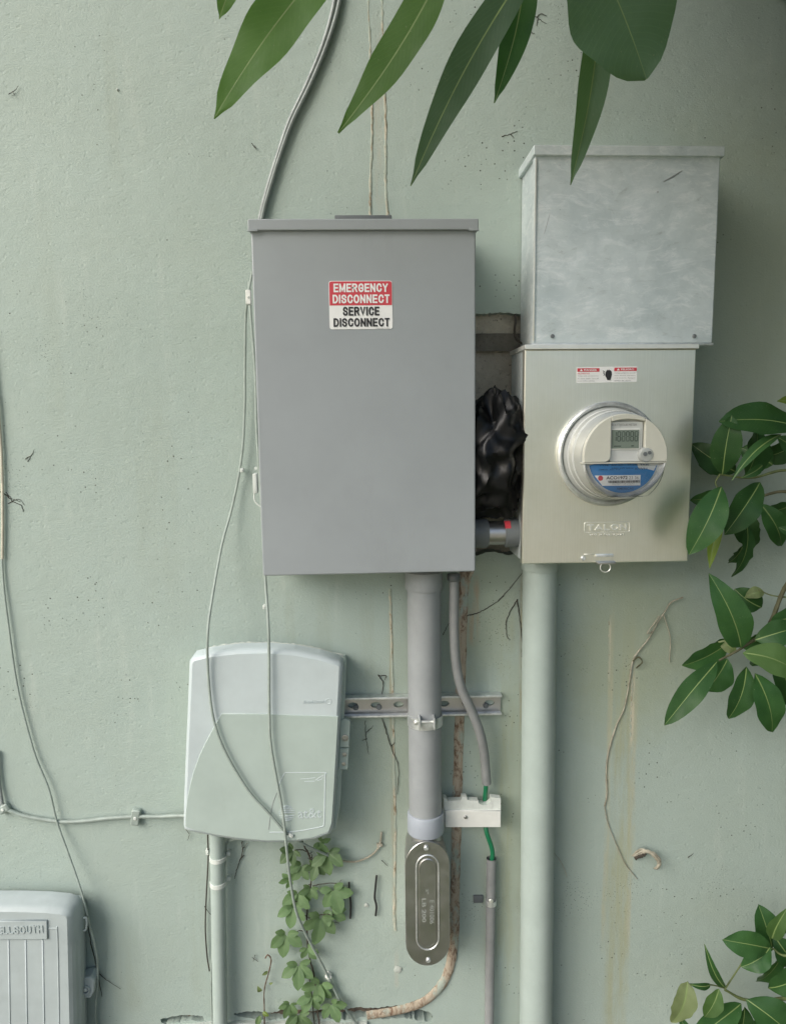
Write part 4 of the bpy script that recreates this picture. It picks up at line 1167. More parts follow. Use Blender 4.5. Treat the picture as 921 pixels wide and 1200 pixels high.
def bell_box():
    D = .072
    t = base_empty('network_box', 'blue-grey telephone network box with ribbed cover at the wall foot', 'utility box', P(0, 1330, 0))
    def o2(pl, d): return [(P(x, y, d).x, P(x, y, d).z) for x, y in pl]
    top = [(-90, 1052), (-60, 1049), (-20, 1047), (20, 1047), (55, 1048.5), (82, 1050.5), (95, 1053), (98, 1058)]
    outl = top+[(99, 1100), (101, 1200), (103, 1320), (101, 1330), (60, 1333), (-80, 1333), (-93, 1328), (-95, 1200), (-93, 1060)]
    bm = B(); shell(bm, o2(outl, .010), [(0, .002), (0, .030), (.0012, .033)]); obj('back_box', bm, M['bell'], t)
    top = [(-88, 1068), (-60, 1065), (-20, 1063), (20, 1063), (50, 1064), (72, 1066), (81, 1069), (85, 1076)]
    front = top+[(86, 1110), (88, 1200), (90, 1312), (88, 1322), (60, 1326), (-80, 1326), (-90, 1320), (-92, 1200), (-90, 1076)]
    bm = B(); shell(bm, o2(front, D), [(-.004, .028), (-.0036, .046), (-.001, .050), (.000, .060), (.004, .067), (.010, D)]); cv = obj('cover', bm, M['bell'], t, smooth=50)
    # name plate
    pl = [(-80, 1079), (56, 1077.5), (57, 1099.5), (-80, 1100)]
    bm = B(); shell(bm, o2(pl, D), [(0, D-.002), (0, D+.0028), (.0012, D+.0038)]); npl = obj('name_plate', bm, M['bell'], t)
    stroke_text('BELLSOUTH', -9, 50.5, 1084, 1095, D+.0036, .17, M['bell'], npl, .0016)
    # ribs
    for px in (-60, -40, -20, 0, 10.5, 30.5, 50.5):
        if px == 0: continue
        bm = B(); a, b_ = P(px, 1101, D), P(px+3.5, 1310, D); tube(bm, [Vector((a.x, -D, a.z)), Vector((b_.x, -D, b_.z))], .0016, 8, True, .8); obj('rib', bm, M['bell'], cv)
    bm = B(); tube(bm, path([(57.5, 1088, D), (66, 1088.5, D), (67.5, 1091, D), (69, 1150, D), (71, 1310, D)], 8), .0016, 8, True, .8); obj('rib', bm, M['bell'], cv)
    bm = B(); tube(bm, path([(57.5, 1075, D-.001), (66, 1074, D-.001), (75, 1078, D-.001)], 8), .0014, 8, True, .8); obj('rib', bm, M['bell'], cv)
    # side loop and bolt lug
    bm = B(); tube(bm, path([(98, 1075.5, .04), (101.5, 1076, .04), (102, 1083, .04), (101, 1089.5, .04), (98, 1090.5, .04)], 5), .0018, 8); obj('side_loop', bm, M['bell'], t)
    pl = [(96, 1147), (106, 1145), (111, 1150), (110.5, 1163), (106, 1170), (96, 1170)]
    bm = B(); shell(bm, o2(pl, .03), [(0, .002), (0, .028), (.0015, .030)]); lg = obj('mounting_lug', bm, M['bell'], t)
    c = P(101, 1159, .03); bm = B(); lathe(bm, [(.0088, 0), (.0088, .004), (.0068, .004), (.0065, .001)], c, 'y', 24, True, False); obj('lug_ring', bm, M['bell'], lg)
    screw('screw', c+Vector((0, -.0008, 0)), .0042, M['offwhite'], lg, .003)
bell_box()

# ================================================================== SMALL PIPE + CABLES
def riser():
    d = .024
    t = base_empty('riser_pipe', 'slim sage painted pipe below the telephone box with two straps', 'pipe', P(258.5, 1240, d))
    r = (P(264.3, 1080, d)-P(247.0, 1080, d)).length/2
    bm = B(); vpipe(bm, P(254.5, 965, d), P(259.5, 1260, d), r, 20); obj('pipe_run', bm, M['pipe_paint'], t)
    for py in (1005.5, 1035):
        c = P(254.7+(py-965)*.017, py, d)
        bm = B(); lathe(bm, [(r+.0002, -.0045), (r+.0016, -.004), (r+.0016, .004), (r+.0002, .0045)], c, 'z', 20, False, False); s = obj('strap', bm, M['offwhite'], t)
        q = c+Vector((r+.004, 0.012, 0)); bm = B(); box(bm, q.x-.004, q.x+.004, -.012, -.001, q.z-.004, q.z+.004, .0015); obj('strap_tab', bm, M['offwhite'], s)
riser()

def cable(name, label, pl, r, mat, cat='cable', n=10, seg=9, group=None, extra=None):
    b_ = min((P(*q) for q in pl), key=lambda v: v.z)
    t = base_empty(name, label, cat, b_, group)
    bm = B(); pts = path(pl, n)
    for p in pts: p += Vector((mnoise.noise(p*9), 0, 0))*.0012
    tube(bm, pts, r, seg); obj('cable_run', bm, mat, t)
    return t
def clip(parent, px, py, d, w=.007, h=.010, mat='offwhite', name='clip', rot=0):
    c = P(px, py, d)
    pl = round_rect(-w, w, -h, h, min(w, h)*.45, 3)
    pl = [(c.x+x*math.cos(rot)-z*math.sin(rot), c.z+x*math.sin(rot)+z*math.cos(rot)) for x, z in pl]
    bm = B(); shell(bm, pl, [(0, max(0, d-.006)), (0, d+.003), (w*.25, d+.005)]); o = obj(name, bm, M[mat], parent)
    screw('nail', c+Vector((0, -.005, 0)), min(w, h)*.4, M['offwhite'], o, .0016, False)
    return o

def cables():
    # feed from above, a pair of painted cables
    t = cable('feed_cable', 'thick painted twin cable coming down from above to behind the disconnect box', [(404, -60, .0065), (398, 0, .0065), (384, 50, .0065), (366, 95, .006), (344, 140, .0058), (330, 178, .0058), (318, 215, .0058), (308, 252, .006), (304, 285, .0065), (300, 340, .010)], .0041, M['cable_feed'])
    bm = B(); tube(bm, path([(398, -60, .0045), (392, 0, .0045), (379, 50, .0045), (360, 97, .004), (339, 142, .0038), (326, 180, .0038), (314.5, 217, .0038), (305, 254, .004), (301, 285, .0045)], 10), .0036, 8); obj('cable_run', bm, M['cable_grey'], t)
    # service cable looping down across the telephone box
    t = cable('phone_cable', 'thin painted cable hanging in a loop across the telephone box from its left side', [(296, 318, .05), (291, 345, .045), (288, 378, .030), (287, 430, .018), (287, 480, .014), (284, 530, .012), (273, 590, .012), (260, 640, .030), (249, 700, .065), (243.5, 742, .090), (244, 790, .089), (250, 840, .090), (264, 880, .091), (290, 925, .091), (315, 953, .091), (336, 976, .086), (362, 992, .05), (390, 1005, .014)], .0024, M['cable_paint'])
    clip(t, 341, 978, .083, .005, .004, rot=-.6)
    clip(t, 284, 551, .010, .0035, .004)
    cable('frayed_cord', 'frayed pale cord end curling up on the wall beside the creeper', [(388, 1004, .014), (402, 1009, .010), (418, 1009.5, .008), (434, 1003, .006), (443, 994, .005), (446, 985, .004), (447, 975, .004)], .0018, M['root'], 'cord')
    clip(COL.objects['frayed_cord'], 445, 990, .003, .006, .003, 'root')
    t = cable('phone_cable', 'thin painted cable running under the disconnect box and straight down over the globe logo', [(292, 330, .04), (293, 352, .040), (295, 385, .040), (299, 440, .04), (301, 500, .04), (305, 570, .045), (309, 640, .05), (312, 690, .065), (315, 735, .089), (316, 775, .090), (316, 830, .091), (317, 865, .092), (322, 900, .0925), (330, 945, .0925), (333, 965, .093), (337, 1000, .085), (341, 1035, .070), (348, 1070, .055), (364, 1105, .035), (384, 1143, .012), (400, 1175, .008), (428, 1215, .008)], .0026, M['cable_paint'])
    clip(t, 385, 1144, .007, .006, .005, 'white_pl', rot=-.7)
    clip(t, 310.5, 711, .05, .0035, .004)
    clip(t, 291.5, 348.5, .055, .0045, .0125, 'white_pl')
    # thin one on the far left
    cable('drop_cable', 'long thin beige and grey cable drooping down the wall to the network box', [(-12, 380, .006), (-3, 460, .006), (2, 530, .006), (3.5, 600, .006), (3, 660, .006), (10, 730, .008), (22, 810, .008), (40, 880, .008), (58, 925, .010), (68, 965, .010), (82, 1005, .018), (97, 1050, .030), (106, 1085, .030), (114, 1120, .020), (115, 1155, .015), (112, 1185, .012), (114, 1230, .012)], .0020, M['cable_paint'])
    bm = B(); tube(bm, path([(-3, 462, .0065), (2, 531, .0065), (3.6, 600, .0065), (3.2, 655, .0065)], 10), .0027, 9); obj('bare_stretch', bm, M['cable_beige'], COL.objects['drop_cable'])
    t = cable('wall_cable', 'painted cable clipped sideways along the wall into the telephone box', [(-30, 935, .006), (5, 947, .007), (25, 955, .006), (50, 960, .006), (75, 963, .006), (100, 962, .006), (125, 959, .006), (158, 957, .007), (185, 957, .008), (205, 956, .012), (226, 956, .018)], .0037, M['cable_paint'])
    clip(t, 159.5, 957.5, .006, .0085, .016, 'cable_paint', rot=-.15)
    clip(t, 5, 947.5, .006, .011, .008, 'cable_paint', rot=.5)
    cable('corner_cable', 'short grey cable rising above the clip at the end of the sideways cable', [(-3, 880, .006), (-1, 915, .006), (3, 942, .008)], .0035, M['cable_grey'])
    cable('bracket_cable', 'thin painted cable hooking down beside the strapped riser pipe', [(288, 983, .03), (274, 983.5, .02), (266, 988, .012), (264, 1000, .008), (263, 1020, .007), (263.5, 1036, .006)], .0024, M['cable_paint'])
    cable('tail_cable', 'thin stray cable hanging down the outer edge of the riser pipe', [(243.5, 975, .02), (244, 995, .010), (244, 1010, .006), (242, 1050, .005), (241, 1090, .005), (243, 1120, .004), (246, 1138, .004)], .0014, M['dead'])
    cable('tail_cable', 'thin painted cable tucked close behind the strapped riser pipe', [(249, 1110, .006), (248, 1150, .006), (249, 1215, .006)], .0020, M['cable_paint'])
    clip(COL.objects['tail_cable'], 243.5, 998, .008, .003, .005)
    for pl, lb in (([(409, 1034, .006), (409.5, 1046, .006), (411, 1060, .006), (410.5, 1076, .004)], 'short black wire stub on the wall, the one beside the creeper'), ([(441.5, 1026, .006), (440, 1040, .006), (439, 1052, .006), (441, 1062, .006), (440, 1073, .004)], 'short wavy black wire stub on the wall, the one beside the metal conduit elbow')):
        cable('black_wire', lb, pl, .0021, M['black'], 'wire', 6)
    # bent rusty wire in the recess
    cable('recess_wire', 'bent dark wire sticking out of the exposed block recess', [(603, 366, -.01), (604, 376, .012), (603, 388, .02), (605, 397, .022), (611, 402, .02), (618, 404, .02)], .0022, M['dead'], 'wire', 6)
    cable('recess_wire', 'thin looped wire below the bent wire in the block recess', [(612, 413, .02), (604, 418, .006), (600, 424, -.01)], .0010, M['dull_metal'], 'wire', 6)
cables()

# ================================================================== DEAD TENDRILS, ROOTS
def tendrils():
    G = 'dry tendrils left on the wall'
    LB = 'thin dark dry vine tendril still stuck to the green wall'
    T = [
     [[(10, 590), (22, 585), (30, 592)], [(8, 577), (14, 584), (25, 588)]],
     [[(0, 576), (8, 580), (16, 588), (25, 592), (28, 600)]],
     [[(30, 538), (38, 533), (40, 528)], [(33, 541), (36, 536)]],
     [[(545, 722), (560, 718), (575, 710), (590, 698), (612, 671)], [(590, 698), (583, 704)]],
     [[(519, 744), (524, 734), (528, 728)]],
     [[(606, 702), (608, 720), (611, 745), (611, 770)], [(606, 703), (598, 716), (593, 730), (594, 745), (597, 750)]],
     [[(443, 791), (449, 800), (448, 812), (446, 822)], [(443, 792), (452, 792), (451, 797)]],
     [[(448, 842), (454, 862), (460, 880), (467, 900), (465, 931)], [(458, 875), (463, 870)]],
     [[(428, 845), (429, 865), (432, 884)], [(430, 866), (424, 868)], [(430, 858), (438, 850)]],
     [[(284, 986), (284, 1000), (278, 1018), (275, 1030)], [(284, 996), (290, 988)], [(286, 1002), (280, 1010)]],
     [[(240, 1062), (244, 1068), (249, 1074)]],
     [[(620, 14), (628, 20), (640, 28)], [(628, 20), (634, 16), (640, 19)], [(630, 22), (628, 30)]],
     [[(610, 38), (618, 36), (626, 40)], [(616, 37), (614, 44)]],
     [[(588, 160), (598, 157), (606, 154)], [(598, 157), (602, 162)]],
     [[(11, 110), (18, 106), (22, 100)], [(15, 107), (18, 112)]],
     [[(295, 168), (301, 175), (298, 170)]],
     [[(115, 1140), (125, 1148), (142, 1159)]],
     [[(103, 1085), (108, 1110), (114, 1135), (120, 1168)]],
     [[(296, 1122), (303, 1127)], [(299, 1119), (297, 1127)]],
     [[(217, 970), (222, 978), (220, 985)]],
     [[(447, 1008), (455, 1015)]],
     [[(806, 1005), (812, 1000)]],
    ]
    W_ = ['forked dry tendril beside the long drooping cable', 'long kinked dry tendril touching the long drooping cable', 'tiny hooked dry tendril on bare wall above the drooping cable forks',
      'long dark tendril rising from the old brown pipe to the meter box corner', 'short dark tendril peeping out beside the flexible conduit', 'looped dry tendril close beside the thick sage conduit',
      'bent dark twig just above the slotted strut', 'longest dark twig hanging below the slotted strut', 'short forked twig below the strut beside the telephone box latch',
      'dry twig hanging under the telephone box beside the riser pipe', 'tiny twig across the edge of the riser pipe', 'branched dry tendril on the wall between the hanging leaves',
      'small dry tendril just below the branched one among the hanging leaves', 'tiny pale tendril on the wall beside the galvanized box', 'small forked tendril on bare wall far from every cable',
      'tiny dark mark of tendril beside the thick twin cable', 'straight dark twig poking out beside the network box lug', 'thin dark tendril hanging along the side of the network box',
      'tiny star-shaped tendril beside the reddish sprout', 'tiny tendril at the lower corner of the telephone box', 'tiny tendril between the black wire stubs and the metal conduit elbow', 'tiny dark tendril beside the curled bark']
    for br, LB in zip(T, W_):
        lo = min((P(x, y, .0015) for pl in br for x, y in pl), key=lambda v: v.z)
        t = base_empty('dry_tendril', LB, 'tendril', lo, G)
        big = max(len(pl) for pl in br) >= 4
        for pl in br:
            pts = path([(x, y, .0022) for x, y in pl], 7)
            for p in pts: p += Vector((random.uniform(-1, 1), random.uniform(-.5, .5), random.uniform(-1, 1)))*.0007
            bm = B(); tube(bm, pts, lambda u: (.0009 if big else .0006)*(1.15-.6*u), 6, True, 1, .25); obj('tendril_stem', bm, M['dead'], t)
    # pale dry root on the right
    t = base_empty('dry_root', 'pale dry rootlet wandering down the wall below the meter box', 'root', P(746, 1030))
    for pl, r, m in (([(800, 700, .012), (786, 706, .008), (778, 718, .006), (770, 730, .006), (760, 748, .005), (748, 763, .004), (741, 775, .003), (737, 800, .003), (731, 830, .003), (722, 850, .003), (713, 880, .003), (710, 905, .003), (711, 930, .003), (708, 945, .003)], .0013, 'root'),
                     ([(708, 945, .004), (712, 965, .004), (722, 990, .004), (732, 1012, .004), (746, 1030, .003)], .0008, 'root'),
                     ([(777, 720, .006), (781, 732, .006), (785, 748, .005), (784, 776, .003)], .0009, 'root'),
                     ([(741, 775, .006), (748, 770, .010), (752, 776, .008), (745, 783, .004)], .0013, 'bark'), ([(765, 740, .006), (758, 742, .010), (768, 728, .012), (772, 722, .01)], .0012, 'root')):
        bm = B(); tube(bm, path(pl, 8), r, 7, True, 1, .25); obj('root_strand', bm, M[m], t)
    t = base_empty('root_curl', 'curled piece of dry bark hanging off the wall beside the stained streak', 'bark', P(770, 1018))
    for dx, r in ((0, .0032), (2, .0022), (-2, .0018)):
        bm = B(); tube(bm, path([(742+dx, 1003, .002), (752+dx, 997+dx, .012), (762+dx, 999, .020), (770+dx, 1006, .022), (772+dx*.6, 1013, .018), (768+dx, 1018, .012)], 6), lambda u: r*(1.1-.6*abs(u-.5)), 7, True, 1, .25); obj('bark_strip', bm, M['root'], t)
    bm = B(); tube(bm, path([(744, 1006, .004), (750, 1003, .008), (756, 1000, .012)], 5), .004, 7, True, 1, .3); obj('bark_strip', bm, M['dead'], t)
    cable('pale_thread', 'pale loose thread stuck on the wall beside the thick sage conduit', [(648, 998, .004), (656, 1008, .004), (661, 1018, .004), (664, 1027, .003)], .0006, M['root'], 'thread', 6)
tendrils()

# ================================================================== LEAVES
def leaf_mesh(base, tip, width, facing, fold=.25, droop=.12, shape='lance', n=14, twist=0.0, petiole=None, ragged=0.0, rib=True):
    """leaf blade grid from base to tip, facing ~ normal direction; returns bmesh with 2 material slots (blade, midrib)"""
    bm = B(); uvl = bm.loops.layers.uv.new('uv')
    ax = tip-base; L = ax.length; a = ax.normalized()
    nrm = (facing - a*facing.dot(a)).normalized(); side = a.cross(nrm).normalized()
    def wfun(t):
        if shape == 'lance': return (math.sin(math.pi*t**.85)**.8)*(1-.12*t) if t < .9 else (math.sin(math.pi*.9**.85)**.8)*(1-.12*.9)*((1-t)/.1)**1.25
        if shape == 'ovate': return (math.sin(math.pi*t**.72))**.72
        if shape == 'obov': return (math.sin(math.pi*t**1.25))**.70
        return math.sin(math.pi*t)**.7
    rows = []; cols = (-1, -.66, -.33, -.06, .06, .33, .66, 1)
    rnd = random.Random(int((base.x+tip.z)*1e5) & 0xffff)
    ph = rnd.uniform(0, 6); cv = rnd.uniform(-.05, .05)
    for i in range(n+1):
        t = i/n; c = base+ax*t + nrm*(droop*L*4*t*(1-t)) + side*(cv*L*math.sin(math.pi*t))
        tw = twist*t; s_ = (side*math.cos(tw)+nrm*math.sin(tw)); n_ = (nrm*math.cos(tw)-side*math.sin(tw))
        hw = max(width/2*wfun(t), .0006)
        row = []
        for u in cols:
            k = hw*(1+ragged*rnd.uniform(-1, .2)*(abs(u) == 1))
            w = u*k if abs(u) > .1 else math.copysign(min(.0008*(1.3-t), hw*.4), u)
            lift = fold*abs(w) - .10*fold*abs(w)*abs(u) + .035*width*math.sin(t*17+ph+u*2)*(abs(u)**2)
            row.append((bm.verts.new(c+s_*w+n_*lift), ((u+1)/2, t)))
        rows.append(row)
    for i in range(n):
        for j in range(len(cols)-1):
            q = (rows[i][j], rows[i][j+1], rows[i+1][j+1], rows[i+1][j])
            f = bm.faces.new([x[0] for x in q])
            for lp, x in zip(f.loops, q): lp[uvl].uv = x[1]
            if cols[j] == -.06 and rib: f.material_index = 1
    if petiole is not None:
        k0 = len(bm.faces); tube(bm, cr([petiole, (petiole+base)/2+nrm*.004, base+ax*.04], 4), .0014, 6)
        bm.faces.ensure_lookup_table()
        for f in bm.faces[k0:]: f.material_index = 1
    return bm

def add_leaf(parent, base, tip, width, mat, facing=None, pet=None, **kw):
    facing = facing or Vector((random.uniform(-.35, .25), -1, random.uniform(.0, .6)))
    bm = leaf_mesh(base, tip, width, facing, petiole=pet, **kw)
    me = bpy.data.meshes.new('leaf'); bm.to_mesh(me); bm.free()
    return finish('leaf', me, [M[mat], M['rib']], parent, smooth=70)

def pxw(w, d): return w*(1.40-d)/F

def top_branch():
    """tree standing to the right of the frame; its limb reaches over and hangs long leaves into view"""
    foot = Vector((1.75, -.85, 0))
    t = base_empty('tree', 'tree whose long pointed leaves hang down over the top of the boxes', 'tree', foot)
    bm = B(); tube(bm, cr([foot, foot+Vector((-.04, .03, .9)), foot+Vector((-.10, .05, 1.8)), foot+Vector((-.22, .06, 2.6)), foot+Vector((-.30, .0, 3.6))], 8), lambda u: .075*(1-.6*u), 14, True, 1, .05); obj('trunk', bm, M['bark'], t)
    d = .55
    limb = [foot+Vector((-.20, .06, 2.50)), P(930, -190, .60), P(760, -125, d), P(640, -95, d), P(520, -95, d), P(400, -110, d), P(290, -130, d)]
    bm = B(); tube(bm, cr(limb, 8), lambda u: .020*(1-.75*u), 10, True, 1, .06); obj('limb', bm, M['bark'], t)
    # base, tip (px), width px, dist base, dist tip, mat, pet(px), kwargs
    T = [((296, -70), (257, 23), 34, .56, .54, 'leaf_top', (300, -128), dict(fold=.2)),
         ((405, -68), (251, 139), 66, .55, .52, 'leaf_top', (420, -108), dict(fold=.12, shape='lance', droop=.03)),
         ((530, -58), (396.5, 156), 48, .56, .53, 'leaf_top', (540, -95), dict(fold=.15, droop=.02)),
         ((632, -58), (481, 218), 44, .54, .50, 'leaf_blue', (640, -95), dict(fold=.25, droop=.05)),
         ((618, -60), (579, 121), 36, .50, .48, 'leaf', (632, -97), dict(fold=.35, droop=.03)),
         ((672, -98), (757, 93), 130, .56, .54, 'leaf_blue', (690, -125), dict(fold=.08, shape='obov', droop=.03)),
         ((704, -20), (668, 217), 36, .44, .42, 'leaf_blue', (720, -115), dict(fold=.5, droop=.02))]
    for b_, tp, w, d0, d1, m, pet, kw in T:
        add_leaf(t, P(*b_, d0), P(*tp, d1), pxw(w, (d0+d1)/2), m, Vector((random.uniform(-.1, .1), -1, .25)), P(*pet, d0+.01), n=20, **kw)
    # unseen leaves of the tree, clumps added to shade the wall's right side
    bm = B(); uvl = bm.loops.layers.uv.new('uv'); rnd = random.Random(3)
    cents = [(Vector((-1.15, -1.8, 2.75)), .5, 420), (Vector((-.55, -1.75, 2.75)), .5, 350), (Vector((-.45, -1.45, 2.95)), .55, 260), (Vector((.25, -1.35, 2.95)), .6, 420), (Vector((-.9, -1.7, 3.1)), .5, 160), (Vector((.45, -.62, 2.55)), .42, 500), (Vector((.9, -.55, 2.45)), .45, 500), (Vector((1.35, -.7, 2.2)), .45, 400), (Vector((1.5, -.5, 1.5)), .5, 400), (Vector((.5, -1.0, 2.75)), .45, 300), (Vector((1.2, -.65, 2.95)), .65, 420), (Vector((1.85, -.9, 2.6)), .7, 420), (Vector((.55, -.50, 3.05)), .45, 200), (Vector((1.7, -1.1, 3.5)), .8, 420), (Vector((1.95, -.9, 1.7)), .5, 240),
             (Vector((2.3, -.7, 1.0)), .9, 900), (Vector((2.4, -1.8, 1.3)), 1.0, 1000), (Vector((2.7, -1.2, 2.6)), .9, 700)]  # hedge-like clumps, added to block light from the right
    for c, r, k in cents:
        for _ in range(k):
            v = Vector((rnd.gauss(0, 1), rnd.gauss(0, 1), rnd.gauss(0, 1))).normalized()*r*rnd.random()**.4
            p = c+v
            if p.y > -.06 or p.z < .15: continue
            # nothing of the mass may hang into the picture
            q = ROT.to_3x3().transposed() @ (p-CAMP)
            if q.y > 0 and -.75 < q.x/q.y < .66 and q.z/q.y < .98: continue
            a = Vector((rnd.uniform(-1, 1), rnd.uniform(-1, 1), rnd.uniform(-1.3, .2))).normalized(); L = rnd.uniform(.14, .24)*(1.6 if c.x > 2 else 1)
            s = a.orthogonal().normalized(); s = (Matrix.Rotation(rnd.uniform(0, 6.28), 3, a) @ s)*L*.13; nn = a.cross(s).normalized()*L*.05
            pts = [p, p+a*L*.35+s+nn, p+a*L*.7+s*.8+nn, p+a*L, p+a*L*.7-s*.8+nn, p+a*L*.35-s+nn]
            f = bm.faces.new([bm.verts.new(x) for x in pts])
            for lp, uv in zip(f.loops, ((.5, 0), (1, .35), (1, .7), (.5, 1), (0, .7), (0, .35))): lp[uvl].uv = uv
    me = bpy.data.meshes.new('unseen_foliage'); bm.to_mesh(me); bm.free()
    o = finish('unseen_foliage', me, M['leaf'], t, smooth=0); o['kind'] = 'stuff'
top_branch()

